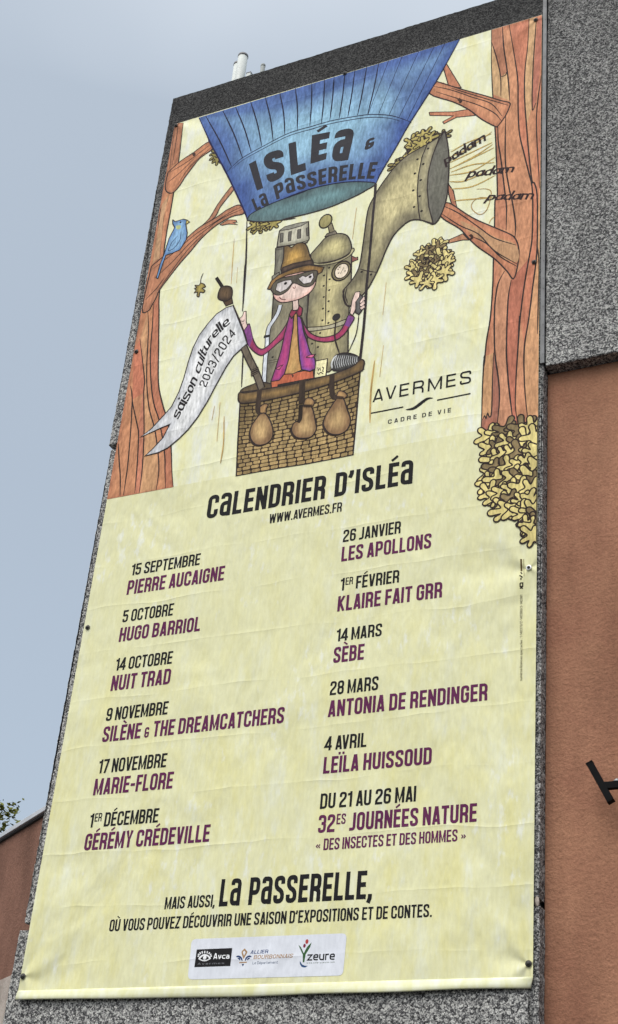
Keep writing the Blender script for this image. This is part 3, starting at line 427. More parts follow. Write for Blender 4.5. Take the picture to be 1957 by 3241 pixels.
["L","boiler",[[1.434,7.096],[1.507,7.126],[1.63,7.129],[1.737,7.116],[1.766,6.892],[1.745,6.853],[1.6,6.873],[1.429,6.894],[1.43,6.952],[1.434,7.096]],0,0.012,[46,38,38]],
["F","boiler",[[1.434,7.096],[1.484,7.127],[1.619,7.13],[1.737,7.116],[1.668,7.084],[1.534,7.079]],0,[139,137,125],0,0,0],
["L","boiler",[[1.434,7.096],[1.484,7.127],[1.619,7.13],[1.737,7.116],[1.668,7.084],[1.534,7.079],[1.434,7.096]],0,0.0095,[46,38,38]],
["F","boiler",[[1.447,7.055],[1.479,7.053],[1.488,6.941],[1.457,6.941]],0,[102,99,91],0,0,0],
["L","boiler",[[1.447,7.055],[1.479,7.053],[1.488,6.941],[1.457,6.941],[1.447,7.055]],0,0.0069,[46,38,38]],
["F","boiler",[[1.537,7.049],[1.567,7.048],[1.572,6.93],[1.543,6.932]],0,[102,99,91],0,0,0],
["L","boiler",[[1.537,7.049],[1.567,7.048],[1.572,6.93],[1.543,6.932],[1.537,7.049]],0,0.0069,[46,38,38]],
["F","boiler",[[1.631,7.047],[1.665,7.045],[1.674,6.932],[1.64,6.934]],0,[102,99,91],0,0,0],
["L","boiler",[[1.631,7.047],[1.665,7.045],[1.674,6.932],[1.64,6.934],[1.631,7.047]],0,0.0069,[46,38,38]],
["F","boiler",[[1.721,7.041],[1.743,7.039],[1.757,6.936],[1.737,6.937]],0,[102,99,91],0,0,0],
["L","boiler",[[1.721,7.041],[1.743,7.039],[1.757,6.936],[1.737,6.937],[1.721,7.041]],0,0.0069,[46,38,38]],
["L","boiler",[[1.418,6.89],[1.6,6.869],[1.767,6.881]],1,0.0103,[46,38,38]],
["L","boiler",[[1.421,6.861],[1.502,6.85]],1,0.0103,[46,38,38]],
["L","boiler",[[1.478,5.548],[1.608,5.546]],1,0.0103,[46,38,38]],
["L","boiler",[[1.481,5.524],[1.6,5.521]],1,0.0103,[46,38,38]],
["F","boiler",[[1.819,6.595],[1.947,6.545],[2.086,6.543],[2.222,6.605],[2.244,6.264],[2.248,5.972],[2.257,5.732],[2.279,5.425],[2.111,5.282],[1.904,5.308],[1.831,5.961],[1.828,6.329]],0,[192,182,135],[114,109,89],0.2,0],
["L","boiler",[[1.819,6.595],[1.947,6.545],[2.086,6.543],[2.222,6.605],[2.244,6.264],[2.248,5.972],[2.257,5.732],[2.279,5.425],[2.111,5.282],[1.904,5.308],[1.831,5.961],[1.828,6.329],[1.819,6.595]],0,0.0129,[46,38,38]],
["F","boiler",[[1.798,6.696],[1.872,6.783],[1.941,6.859],[2.037,6.876],[2.137,6.839],[2.191,6.759],[2.219,6.641],[2.189,6.589],[2.086,6.554],[1.946,6.556],[1.83,6.589]],1,[199,189,137],[119,113,91],0.15,0],
["L","boiler",[[1.798,6.696],[1.872,6.783],[1.941,6.859],[2.037,6.876],[2.137,6.839],[2.191,6.759],[2.219,6.641],[2.189,6.589],[2.086,6.554],[1.946,6.556],[1.83,6.589],[1.798,6.696]],2,0.0129,[46,38,38]],
["F","boiler",[[1.819,6.592],[1.947,6.548],[2.086,6.546],[2.19,6.579],[2.217,6.638],[2.238,6.644],[2.244,6.611],[2.197,6.556],[2.088,6.52],[1.949,6.525],[1.832,6.566]],1,[167,159,124],0,0,0],
["L","boiler",[[1.819,6.592],[1.947,6.548],[2.086,6.546],[2.19,6.579],[2.217,6.638],[2.238,6.644],[2.244,6.611],[2.197,6.556],[2.088,6.52],[1.949,6.525],[1.832,6.566],[1.819,6.592]],2,0.0103,[46,38,38]],
["L","boiler",[[1.983,6.525],[2.003,6.158],[2.028,5.82]],1,0.0103,[46,38,38]],
["O","boiler",[2.007,6.478],0.011,0.011,0,[45,40,36],0],
["O","boiler",[2.024,6.339],0.011,0.011,0,[45,40,36],0],
["O","boiler",[2.032,6.211],0.011,0.011,0,[45,40,36],0],
["O","boiler",[2.036,6.082],0.011,0.011,0,[45,40,36],0],
["O","boiler",[2.046,5.965],0.011,0.011,0,[45,40,36],0],
["O","boiler",[2.056,5.831],0.011,0.011,0,[45,40,36],0],
["O","boiler",[1.962,6.401],0.011,0.011,0,[45,40,36],0],
["O","boiler",[1.971,6.277],0.011,0.011,0,[45,40,36],0],
["O","boiler",[1.983,6.145],0.011,0.011,0,[45,40,36],0],
["O","boiler",[1.987,6.011],0.011,0.011,0,[45,40,36],0],
["O","boiler",[1.994,5.877],0.011,0.011,0,[45,40,36],0],
["O","boiler",[1.983,5.737],0.011,0.011,0,[45,40,36],0],
["O","boiler",[1.914,5.636],0.011,0.011,0,[45,40,36],0],
["O","boiler",[1.976,5.583],0.011,0.011,0,[45,40,36],0],
["O","boiler",[1.622,5.771],0.011,0.011,0,[45,40,36],0],
["O","boiler",[1.528,5.581],0.011,0.011,0,[45,40,36],0],
["F","boiler",[[1.854,5.833],[2.013,5.806],[2.127,5.81],[2.231,5.827],[2.233,5.78],[2.131,5.764],[2.017,5.767],[1.863,5.787]],1,[168,162,137],0,0,0],
["L","boiler",[[1.854,5.833],[2.013,5.806],[2.127,5.81],[2.231,5.827],[2.233,5.78],[2.131,5.764],[2.017,5.767],[1.863,5.787],[1.854,5.833]],2,0.0103,[46,38,38]],
["L","boiler",[[1.94,5.754],[1.957,5.456]],1,0.0095,[46,38,38]],
["F","boiler",[[1.927,6.87],[1.948,6.905],[2.034,6.913],[2.054,6.873],[2.005,6.872]],0,[115,108,94],0,0,0],
["L","boiler",[[1.927,6.87],[1.948,6.905],[2.034,6.913],[2.054,6.873],[2.005,6.872],[1.927,6.87]],0,0.0095,[46,38,38]],
["F","boiler",[[1.944,7.022],[1.987,7.023],[2.025,6.912],[1.973,6.906]],0,[139,130,104],0,0,0],
["L","boiler",[[1.944,7.022],[1.987,7.023],[2.025,6.912],[1.973,6.906],[1.944,7.022]],0,0.0095,[46,38,38]],
["O","boiler",[1.919,7.065],0.06,0.075,0,[150,142,96],0.012],
["O","boiler",[2.135,6.405],0.088,0.105,0,[112,104,76],0.014],
["O","boiler",[2.138,6.404],0.064,0.08,0,[222,208,186],0.01],
["L","boiler",[[2.127,6.37],[2.158,6.442]],1,0.0103,[46,38,38]],
["O","boiler",[2.101,6.433],0.007,0.007,0,[60,40,36],0],
["O","boiler",[2.115,6.454],0.007,0.007,0,[60,40,36],0],
["O","boiler",[2.173,6.394],0.007,0.007,0,[60,40,36],0],
["O","boiler",[2.11,6.387],0.007,0.007,0,[60,40,36],0],
["F","boiler",[[2.225,6.556],[2.268,6.523],[2.289,6.525],[2.291,6.495],[2.265,6.49],[2.235,6.479]],0,[139,85,79],0,0,0],
["L","boiler",[[2.225,6.556],[2.268,6.523],[2.289,6.525],[2.291,6.495],[2.265,6.49],[2.235,6.479],[2.225,6.556]],0,0.0086,[46,38,38]],
["L","boiler",[[1.542,6.171],[1.529,6.088],[1.494,6.012],[1.453,5.937],[1.448,5.842],[1.456,5.72],[1.456,5.577],[1.466,5.399],[1.477,5.255]],1,0.052,[44,36,36]],
["L","boiler",[[1.542,6.171],[1.529,6.088],[1.494,6.012],[1.453,5.937],[1.448,5.842],[1.456,5.72],[1.456,5.577],[1.466,5.399],[1.477,5.255]],1,0.034,[205,210,216]],
["L","boiler",[[1.41,5.839],[1.475,5.835]],1,0.03,[40,40,42]],
["F","horn",[[2.172,6.167],[2.245,6.254],[2.291,6.336],[2.318,6.437],[2.333,6.694],[2.341,6.901],[2.357,7.095],[2.422,7.255],[2.485,7.372],[2.593,7.527],[2.716,7.633],[2.899,7.704],[3.023,7.765],[3.073,7.814],[3.101,7.693],[3.129,7.479],[3.136,7.218],[3.126,6.967],[3.078,6.774],[3.021,6.695],[2.957,6.735],[2.882,6.786],[2.785,6.808],[2.697,6.752],[2.623,6.663],[2.564,6.516],[2.527,6.391],[2.479,6.256],[2.42,6.126],[2.337,6.029],[2.251,5.966],[2.2,6.039]],1,[195,185,140],[114,108,88],0.2,0],
["L","horn",[[2.172,6.167],[2.245,6.254],[2.291,6.336],[2.318,6.437],[2.333,6.694],[2.341,6.901],[2.357,7.095],[2.422,7.255],[2.485,7.372],[2.593,7.527],[2.716,7.633],[2.899,7.704],[3.023,7.765],[3.073,7.814],[3.101,7.693],[3.129,7.479],[3.136,7.218],[3.126,6.967],[3.078,6.774],[3.021,6.695],[2.957,6.735],[2.882,6.786],[2.785,6.808],[2.697,6.752],[2.623,6.663],[2.564,6.516],[2.527,6.391],[2.479,6.256],[2.42,6.126],[2.337,6.029],[2.251,5.966],[2.2,6.039],[2.172,6.167]],2,0.0138,[46,38,38]],
["F","horn",[[3.073,7.814],[3.025,7.72],[2.965,7.534],[2.934,7.341],[2.932,7.142],[2.959,6.921],[2.995,6.772],[3.021,6.695],[3.078,6.774],[3.126,6.967],[3.136,7.218],[3.129,7.479],[3.101,7.693]],1,[112,111,100],[99,97,89],0.1,0],
["L","horn",[[3.073,7.814],[3.025,7.72],[2.965,7.534],[2.934,7.341],[2.932,7.142],[2.959,6.921],[2.995,6.772],[3.021,6.695],[3.078,6.774],[3.126,6.967],[3.136,7.218],[3.129,7.479],[3.101,7.693],[3.073,7.814]],2,0.012,[46,38,38]],
["F","horn",[[2.905,7.702],[3.024,7.757],[2.965,7.534],[2.934,7.341],[2.932,7.142],[2.959,6.921],[3.009,6.705],[2.882,6.786],[2.858,6.925],[2.836,7.13],[2.836,7.345],[2.86,7.555]],0,[161,153,121],[133,127,104],0.05,0],
["L","horn",[[2.905,7.702],[3.024,7.757],[2.965,7.534],[2.934,7.341],[2.932,7.142],[2.959,6.921],[3.009,6.705],[2.882,6.786],[2.858,6.925],[2.836,7.13],[2.836,7.345],[2.86,7.555],[2.905,7.702]],0,0.0112,[46,38,38]],
["O","horn",[2.917,7.646],0.013,0.013,0,[40,34,32],0],
["O","horn",[2.879,7.465],0.013,0.013,0,[40,34,32],0],
["O","horn",[2.863,7.271],0.013,0.013,0,[40,34,32],0],
["O","horn",[2.863,7.075],0.013,0.013,0,[40,34,32],0],
["O","horn",[2.891,6.887],0.013,0.013,0,[40,34,32],0],
["O","horn",[2.817,7.545],0.013,0.013,0,[40,34,32],0],
["O","horn",[2.8,7.374],0.013,0.013,0,[40,34,32],0],
["O","horn",[2.795,7.167],0.013,0.013,0,[40,34,32],0],
["O","horn",[2.814,6.96],0.013,0.013,0,[40,34,32],0],
["O","horn",[2.342,6.335],0.013,0.013,0,[40,34,32],0],
["O","horn",[2.438,6.277],0.013,0.013,0,[40,34,32],0],
["L","horn",[[2.322,6.374],[2.406,6.324],[2.5,6.284]],1,0.0103,[46,38,38]],
["L","horn",[[2.189,6.175],[2.178,6.098],[2.214,5.996],[2.256,5.971]],1,0.012,[46,38,38]],
["L","horn",[[2.21,6.19],[2.2,6.106],[2.231,6.004]],1,0.0103,[46,38,38]],
["L","ropes0",[[2.406,7.376],[2.41,7.222],[2.408,6.952],[2.408,6.534],[2.404,6.197],[2.403,6.171],[2.409,5.811],[2.405,5.52],[2.4,5.344]],1,0.026,[46,40,42]],
["L","ropes1",[[1.057,7.33],[1.098,6.943],[1.12,6.666],[1.135,6.397],[1.105,6.785],[1.136,6.392],[1.148,6.201]],1,0.0189,[46,40,42]],
["L","ropes2",[[1.209,5.769],[1.225,5.573],[1.246,5.316]],1,0.0155,[46,40,42]],
["F","basket",[[1.234,5.196],[1.245,5.286],[1.337,5.317],[1.453,5.325],[1.621,5.235],[1.465,5.224],[1.295,5.228]],1,[105,90,66],[73,63,52],0.05,0],
["L","basket",[[1.234,5.196],[1.245,5.286],[1.337,5.317],[1.453,5.325],[1.621,5.235],[1.465,5.224],[1.295,5.228],[1.234,5.196]],2,0.0112,[46,38,38]],
["F","basket",[[1.607,5.272],[1.908,5.266],[1.919,5.212],[1.749,5.211],[1.612,5.219]],0,[52,46,42],0,0,0],
["F","basket",[[1.251,5.146],[1.467,5.114],[1.655,5.113],[1.912,5.123],[2.163,5.156],[2.411,5.208],[2.412,4.703],[2.409,4.363],[2.192,4.359],[1.985,4.357],[1.755,4.365],[1.532,4.368],[1.311,4.367],[1.281,4.722]],0,[50,38,30],0,0,0],
["L","basket",[[1.251,5.146],[1.467,5.114],[1.655,5.113],[1.912,5.123],[2.163,5.156],[2.411,5.208],[2.412,4.703],[2.409,4.363],[2.192,4.359],[1.985,4.357],[1.755,4.365],[1.532,4.368],[1.311,4.367],[1.281,4.722],[1.251,5.146]],0,0.012,[46,38,38]],
["B","basket",[[1.251,5.146],[1.467,5.114],[1.655,5.113],[1.912,5.123],[2.163,5.156],[2.411,5.208]],[[1.311,4.367],[1.532,4.368],[1.755,4.365],[1.985,4.357],[2.192,4.359],[2.409,4.363]],19,[176,150,102]],
["F","figure",[[1.67,5.357],[1.838,5.352],[1.952,5.345],[1.968,5.247],[1.889,5.252],[1.618,5.257],[1.616,5.203],[1.558,5.216],[1.541,5.312]],0,[186,101,72],0,0,0],
["L","figure",[[1.67,5.357],[1.838,5.352],[1.952,5.345],[1.968,5.247],[1.889,5.252],[1.618,5.257],[1.616,5.203],[1.558,5.216],[1.541,5.312],[1.67,5.357]],0,0.0103,[46,38,38]],
["F","figure",[[1.7,6.044],[1.731,6.023],[1.763,5.739],[1.803,5.494],[1.838,5.367],[1.755,5.343],[1.668,5.361],[1.695,5.519],[1.698,5.755]],0,[201,162,104],[181,137,86],0.06,0],
["L","figure",[[1.7,6.044],[1.731,6.023],[1.763,5.739],[1.803,5.494],[1.838,5.367],[1.755,5.343],[1.668,5.361],[1.695,5.519],[1.698,5.755],[1.7,6.044]],0,0.0103,[46,38,38]],
["L","figure",[[1.741,5.335],[1.757,5.325],[1.754,5.303]],1,0.012,[46,38,38]],
["F","figure",[[1.643,5.973],[1.614,5.896],[1.539,5.795],[1.471,5.728],[1.41,5.701],[1.351,5.746],[1.294,5.856],[1.242,6.022],[1.22,6.015],[1.186,5.956],[1.245,5.808],[1.312,5.707],[1.396,5.633],[1.449,5.638],[1.548,5.715],[1.634,5.801]],1,[177,65,99],[136,58,99],0.04,0],
["L","figure",[[1.643,5.973],[1.614,5.896],[1.539,5.795],[1.471,5.728],[1.41,5.701],[1.351,5.746],[1.294,5.856],[1.242,6.022],[1.22,6.015],[1.186,5.956],[1.245,5.808],[1.312,5.707],[1.396,5.633],[1.449,5.638],[1.548,5.715],[1.634,5.801],[1.643,5.973]],2,0.0112,[46,38,38]],
["F","figure",[[1.222,6.018],[1.244,6.017],[1.294,5.856],[1.274,5.753],[1.227,5.849],[1.186,5.956]],0,[129,70,131],0,0,0],
["F","figure",[[1.777,5.969],[1.832,5.841],[1.904,5.745],[2.003,5.684],[2.108,5.676],[2.177,5.705],[2.222,5.788],[2.251,5.866],[2.309,5.822],[2.267,5.73],[2.222,5.659],[2.144,5.614],[2.029,5.625],[1.91,5.684],[1.839,5.767]],1,[174,63,92],[138,58,95],0.04,0],
["L","figure",[[1.777,5.969],[1.832,5.841],[1.904,5.745],[2.003,5.684],[2.108,5.676],[2.177,5.705],[2.222,5.788],[2.251,5.866],[2.309,5.822],[2.267,5.73],[2.222,5.659],[2.144,5.614],[2.029,5.625],[1.91,5.684],[1.839,5.767],[1.777,5.969]],2,0.0112,[46,38,38]],
["F","figure",[[2.251,5.866],[2.309,5.822],[2.267,5.73],[2.219,5.76]],0,[120,70,131],0,0,0],
["F","figure",[[1.649,6.02],[1.685,6.06],[1.704,5.873],[1.698,5.695],[1.695,5.519],[1.67,5.363],[1.624,5.304],[1.541,5.309],[1.575,5.467],[1.608,5.647],[1.622,5.822],[1.642,5.949]],0,[179,68,124],[131,58,113],0.05,0],
["L","figure",[[1.649,6.02],[1.685,6.06],[1.704,5.873],[1.698,5.695],[1.695,5.519],[1.67,5.363],[1.624,5.304],[1.541,5.309],[1.575,5.467],[1.608,5.647],[1.622,5.822],[1.642,5.949],[1.649,6.02]],0,0.0112,[46,38,38]],
["F","figure",[[1.726,6.049],[1.78,5.938],[1.815,5.797],[1.858,5.68],[1.901,5.551],[1.96,5.456],[1.98,5.347],[1.922,5.33],[1.836,5.37],[1.808,5.492],[1.768,5.737],[1.741,5.924]],0,[174,70,129],[120,68,142],0.05,0],
["L","figure",[[1.726,6.049],[1.78,5.938],[1.815,5.797],[1.858,5.68],[1.901,5.551],[1.96,5.456],[1.98,5.347],[1.922,5.33],[1.836,5.37],[1.808,5.492],[1.768,5.737],[1.741,5.924],[1.726,6.049]],0,0.0112,[46,38,38]],
["F","figure",[[1.867,5.496],[1.905,5.513],[1.959,5.507],[1.931,5.474]],0,[195,94,131],0,0,0],
["L","figure",[[1.867,5.496],[1.905,5.513],[1.959,5.507],[1.931,5.474],[1.867,5.496]],0,0.0086,[46,38,38]],
["F","figure",[[1.569,5.442],[1.617,5.462],[1.643,5.468],[1.613,5.425]],0,[195,94,131],0,0,0],
["L","figure",[[1.569,5.442],[1.617,5.462],[1.643,5.468],[1.613,5.425],[1.569,5.442]],0,0.0086,[46,38,38]],
["F","figure",[[1.664,6.194],[1.723,6.191],[1.742,6.063],[1.681,6.07]],0,[228,201,189],0,0,0],
["L","figure",[[1.664,6.194],[1.723,6.191],[1.742,6.063],[1.681,6.07],[1.664,6.194]],0,0.0095,[46,38,38]],
["F","figure",[[1.648,6.027],[1.668,6.079],[1.726,6.051],[1.744,6.111],[1.78,6.065],[1.775,5.985],[1.744,5.984],[1.717,6.037],[1.678,5.979]],0,[154,56,81],[127,49,70],0.03,0],
["L","figure",[[1.648,6.027],[1.668,6.079],[1.726,6.051],[1.744,6.111],[1.78,6.065],[1.775,5.985],[1.744,5.984],[1.717,6.037],[1.678,5.979],[1.648,6.027]],0,0.0103,[46,38,38]],
["F","figure",[[1.44,6.385],[1.457,6.299],[1.493,6.24],[1.555,6.195],[1.648,6.183],[1.734,6.188],[1.817,6.221],[1.87,6.28],[1.887,6.362],[1.865,6.45],[1.679,6.52],[1.517,6.503],[1.445,6.459]],1,[228,201,189],[219,173,160],0.06,0],
["L","figure",[[1.44,6.385],[1.457,6.299],[1.493,6.24],[1.555,6.195],[1.648,6.183],[1.734,6.188],[1.817,6.221],[1.87,6.28],[1.887,6.362],[1.865,6.45],[1.679,6.52],[1.517,6.503],[1.445,6.459],[1.44,6.385]],2,0.0112,[46,38,38]],
["F","figure",[[1.505,6.875],[1.546,6.876],[1.589,6.845],[1.644,6.876],[1.712,6.859],[1.752,6.806],[1.795,6.678],[1.831,6.576],[1.671,6.605],[1.512,6.574],[1.515,6.733]],1,[204,162,88],[105,85,57],0.13,0],
["L","figure",[[1.505,6.875],[1.546,6.876],[1.589,6.845],[1.644,6.876],[1.712,6.859],[1.752,6.806],[1.795,6.678],[1.831,6.576],[1.671,6.605],[1.512,6.574],[1.515,6.733],[1.505,6.875]],2,0.012,[46,38,38]],
["F","figure",[[1.383,6.401],[1.414,6.487],[1.48,6.538],[1.631,6.572],[1.783,6.577],[1.954,6.5],[1.937,6.446],[1.904,6.432],[1.856,6.49],[1.724,6.508],[1.571,6.51],[1.465,6.479],[1.414,6.386]],0,[172,131,72],[113,88,57],0.05,0],
["L","figure",[[1.383,6.401],[1.414,6.487],[1.48,6.538],[1.631,6.572],[1.783,6.577],[1.954,6.5],[1.937,6.446],[1.904,6.432],[1.856,6.49],[1.724,6.508],[1.571,6.51],[1.465,6.479],[1.414,6.386],[1.383,6.401]],0,0.0112,[46,38,38]],
["F","figure",[[1.518,6.619],[1.624,6.638],[1.819,6.626],[1.843,6.565],[1.673,6.583],[1.51,6.553]],0,[86,70,59],[56,44,40],0.03,0],
["L","figure",[[1.518,6.619],[1.624,6.638],[1.819,6.626],[1.843,6.565],[1.673,6.583],[1.51,6.553],[1.518,6.619]],0,0.0095,[46,38,38]],
["F","figure",[[1.423,6.377],[1.44,6.448],[1.518,6.49],[1.661,6.488],[1.834,6.49],[1.89,6.468],[1.887,6.387],[1.852,6.32],[1.786,6.313],[1.717,6.357],[1.682,6.384],[1.644,6.39],[1.602,6.322],[1.529,6.29],[1.466,6.316]],1,[86,81,70],0,0,0],
["L","figure",[[1.423,6.377],[1.44,6.448],[1.518,6.49],[1.661,6.488],[1.834,6.49],[1.89,6.468],[1.887,6.387],[1.852,6.32],[1.786,6.313],[1.717,6.357],[1.682,6.384],[1.644,6.39],[1.602,6.322],[1.529,6.29],[1.466,6.316],[1.423,6.377]],2,0.0103,[46,38,38]],
["F","figure",[[1.473,6.364],[1.482,6.439],[1.564,6.452],[1.627,6.442],[1.639,6.403],[1.592,6.344],[1.525,6.322]],0,[201,194,191],0,0,0],
["L","figure",[[1.473,6.364],[1.482,6.439],[1.564,6.452],[1.627,6.442],[1.639,6.403],[1.592,6.344],[1.525,6.322],[1.473,6.364]],0,0.0077,[46,38,38]],
["F","figure",[[1.699,6.433],[1.742,6.459],[1.777,6.435],[1.845,6.464],[1.859,6.407],[1.832,6.353],[1.761,6.355]],0,[201,194,192],0,0,0],
["L","figure",[[1.699,6.433],[1.742,6.459],[1.777,6.435],[1.845,6.464],[1.859,6.407],[1.832,6.353],[1.761,6.355],[1.699,6.433]],0,0.0077,[46,38,38]],
["O","figure",[1.57,6.415],0.016,0.016,0,[30,26,26],0],
["O","figure",[1.821,6.424],0.016,0.016,0,[30,26,26],0],
["L","figure",[[1.651,6.353],[1.664,6.332],[1.676,6.333],[1.676,6.356]],1,0.0077,[120,60,56]],
["L","figure",[[1.52,6.271],[1.545,6.238],[1.596,6.218]],1,0.0095,[90,44,44]],
["F","figure",[[1.128,6.119],[1.155,6.147],[1.163,6.194],[1.186,6.191],[1.204,6.062],[1.223,6.014],[1.188,5.962],[1.151,6.045]],0,[228,201,189],0,0,0],
["L","figure",[[1.128,6.119],[1.155,6.147],[1.163,6.194],[1.186,6.191],[1.204,6.062],[1.223,6.014],[1.188,5.962],[1.151,6.045],[1.128,6.119]],0,0.0086,[46,38,38]],
["L","figure",[[1.141,6.091],[1.174,6.076],[1.177,6.1]],1,0.0069,[46,38,38]],
["L","figure",[[1.156,6.044],[1.181,6.05]],1,0.0069,[46,38,38]],
["F","figure",[[2.304,6.051],[2.332,6.094],[2.383,6.032],[2.353,5.98],[2.38,5.889],[2.352,5.847],[2.315,5.88]],0,[98,97,95],[73,72,72],0.03,0],
["L","figure",[[2.304,6.051],[2.332,6.094],[2.383,6.032],[2.353,5.98],[2.38,5.889],[2.352,5.847],[2.315,5.88],[2.304,6.051]],0,0.0103,[46,38,38]],
["F","figure",[[2.273,6.031],[2.297,6.113],[2.343,6.109],[2.341,6.049],[2.31,5.997],[2.316,5.918],[2.289,5.852],[2.263,5.884]],0,[228,201,189],0,0,0],
["L","figure",[[2.273,6.031],[2.297,6.113],[2.343,6.109],[2.341,6.049],[2.31,5.997],[2.316,5.918],[2.289,5.852],[2.263,5.884],[2.273,6.031]],0,0.0086,[46,38,38]],
["F","figure",[[2.346,5.988],[2.389,6.048],[2.4,6.001],[2.369,5.949]],0,[228,201,189],0,0,0],
["L","figure",[[2.346,5.988],[2.389,6.048],[2.4,6.001],[2.369,5.949],[2.346,5.988]],0,0.0069,[46,38,38]],
["F","figure",[[2.348,5.954],[2.392,5.997],[2.404,5.957],[2.371,5.92]],0,[228,201,189],0,0,0],
["L","figure",[[2.348,5.954],[2.392,5.997],[2.404,5.957],[2.371,5.92],[2.348,5.954]],0,0.0069,[46,38,38]],
["F","figure",[[2.351,5.92],[2.396,5.946],[2.407,5.913],[2.374,5.891]],0,[228,201,189],0,0,0],
["L","figure",[[2.351,5.92],[2.396,5.946],[2.407,5.913],[2.374,5.891],[2.351,5.92]],0,0.0069,[46,38,38]],
["L","figure",[[2.35,5.85],[2.35,5.744],[2.337,5.618],[2.28,5.448]],1,0.0103,[46,38,38]],
["O","figure",[2.13,5.877],0.04,0.04,0,[44,42,42],0],
["L","figure",[[2.129,5.854],[2.136,5.645],[2.198,5.45]],1,0.0155,[46,38,38]],
["F","figure",[[1.97,5.43],[2.084,5.428],[2.084,5.243],[1.971,5.246]],0,[222,216,169],0,0,0],
["L","figure",[[1.97,5.43],[2.084,5.428],[2.084,5.243],[1.971,5.246],[1.97,5.43]],0,0.0103,[46,38,38]],
["L","figure",[[1.997,5.355],[2.006,5.318],[2.019,5.344],[2.027,5.311]],0,0.0086,[50,44,40]],
["L","figure",[[2.038,5.351],[2.055,5.335],[2.048,5.303],[2.059,5.294]],0,0.0086,[50,44,40]],
["L","figure",[[1.997,5.297],[2.015,5.276],[2.028,5.296],[2.056,5.272]],0,0.0086,[50,44,40]],
["F","figure",[[2.122,5.365],[2.144,5.429],[2.183,5.454],[2.259,5.45],[2.353,5.404],[2.407,5.334],[2.343,5.278],[2.213,5.267],[2.14,5.296]],1,[68,67,65],[36,36,36],0.03,0],
["L","figure",[[2.122,5.365],[2.144,5.429],[2.183,5.454],[2.259,5.45],[2.353,5.404],[2.407,5.334],[2.343,5.278],[2.213,5.267],[2.14,5.296],[2.122,5.365]],2,0.0103,[46,38,38]],
["L","figure",[[2.174,5.441],[2.157,5.374],[2.175,5.299]],1,0.0077,[176,178,178]],
["L","figure",[[2.193,5.438],[2.178,5.37],[2.196,5.3]],1,0.0077,[176,178,178]],
["L","figure",[[2.213,5.434],[2.2,5.366],[2.217,5.301]],1,0.0077,[176,178,178]],
["L","figure",[[2.232,5.43],[2.221,5.362],[2.237,5.302]],1,0.0077,[176,178,178]],
["L","figure",[[2.252,5.425],[2.242,5.358],[2.258,5.303]],1,0.0077,[176,178,178]],
["L","figure",[[2.272,5.42],[2.264,5.354],[2.278,5.304]],1,0.0077,[176,178,178]],
["L","figure",[[2.291,5.414],[2.285,5.35],[2.299,5.305]],1,0.0077,[176,178,178]],
["L","figure",[[2.311,5.407],[2.306,5.346],[2.319,5.306]],1,0.0077,[176,178,178]],
["L","figure",[[2.331,5.4],[2.328,5.342],[2.34,5.307]],1,0.0077,[176,178,178]],
["L","figure",[[2.35,5.392],[2.349,5.338],[2.36,5.308]],1,0.0077,[176,178,178]],
["L","figure",[[2.37,5.384],[2.37,5.334],[2.381,5.309]],1,0.0077,[176,178,178]],
["L","figure",[[2.139,5.31],[2.129,5.363],[2.145,5.417],[2.173,5.445]],1,0.0172,[196,198,196]],
["F","basket",[[1.227,5.197],[1.229,5.255],[1.291,5.254],[1.442,5.241],[1.747,5.229],[1.952,5.238],[2.155,5.248],[2.333,5.285],[2.404,5.339],[2.441,5.316],[2.44,5.26],[2.409,5.209],[2.163,5.153],[1.912,5.121],[1.655,5.111],[1.467,5.112],[1.285,5.129],[1.236,5.167]],1,[152,122,75],[82,67,50],0.09,0],
["L","basket",[[1.227,5.197],[1.229,5.255],[1.291,5.254],[1.442,5.241],[1.747,5.229],[1.952,5.238],[2.155,5.248],[2.333,5.285],[2.404,5.339],[2.441,5.316],[2.44,5.26],[2.409,5.209],[2.163,5.153],[1.912,5.121],[1.655,5.111],[1.467,5.112],[1.285,5.129],[1.236,5.167],[1.227,5.197]],2,0.0129,[46,38,38]],
["L","basket",[[1.237,5.265],[1.288,5.241],[1.432,5.232]],1,0.0103,[46,38,38]],
["F","sandbag0",[[1.459,4.961],[1.512,4.956],[1.575,4.856],[1.611,4.748],[1.606,4.672],[1.559,4.63],[1.477,4.631],[1.42,4.678],[1.382,4.763],[1.389,4.851],[1.423,4.911]],1,[62,48,36],0,0,0],
["L","sandbag0",[[1.439,5.265],[1.441,5.127],[1.444,5.035],[1.474,4.977]],1,0.05,[58,46,38]],
["F","sandbag0",[[1.461,5.051],[1.503,5.075],[1.544,5.058],[1.53,5.016],[1.528,4.967],[1.472,4.981]],1,[172,137,92],[123,95,68],0.03,0],
["L","sandbag0",[[1.461,5.051],[1.503,5.075],[1.544,5.058],[1.53,5.016],[1.528,4.967],[1.472,4.981],[1.461,5.051]],2,0.0103,[46,38,38]],
["F","sandbag0",[[1.472,4.974],[1.525,4.969],[1.588,4.869],[1.624,4.761],[1.619,4.685],[1.572,4.643],[1.49,4.644],[1.433,4.69],[1.395,4.776],[1.402,4.864],[1.436,4.924]],1,[199,167,117],[123,95,68],0.12,0],
["L","sandbag0",[[1.472,4.974],[1.525,4.969],[1.588,4.869],[1.624,4.761],[1.619,4.685],[1.572,4.643],[1.49,4.644],[1.433,4.69],[1.395,4.776],[1.402,4.864],[1.436,4.924],[1.472,4.974]],2,0.012,[46,38,38]],
["L","sandbag0",[[1.469,4.986],[1.475,4.976]],1,0.03,[60,46,36]],
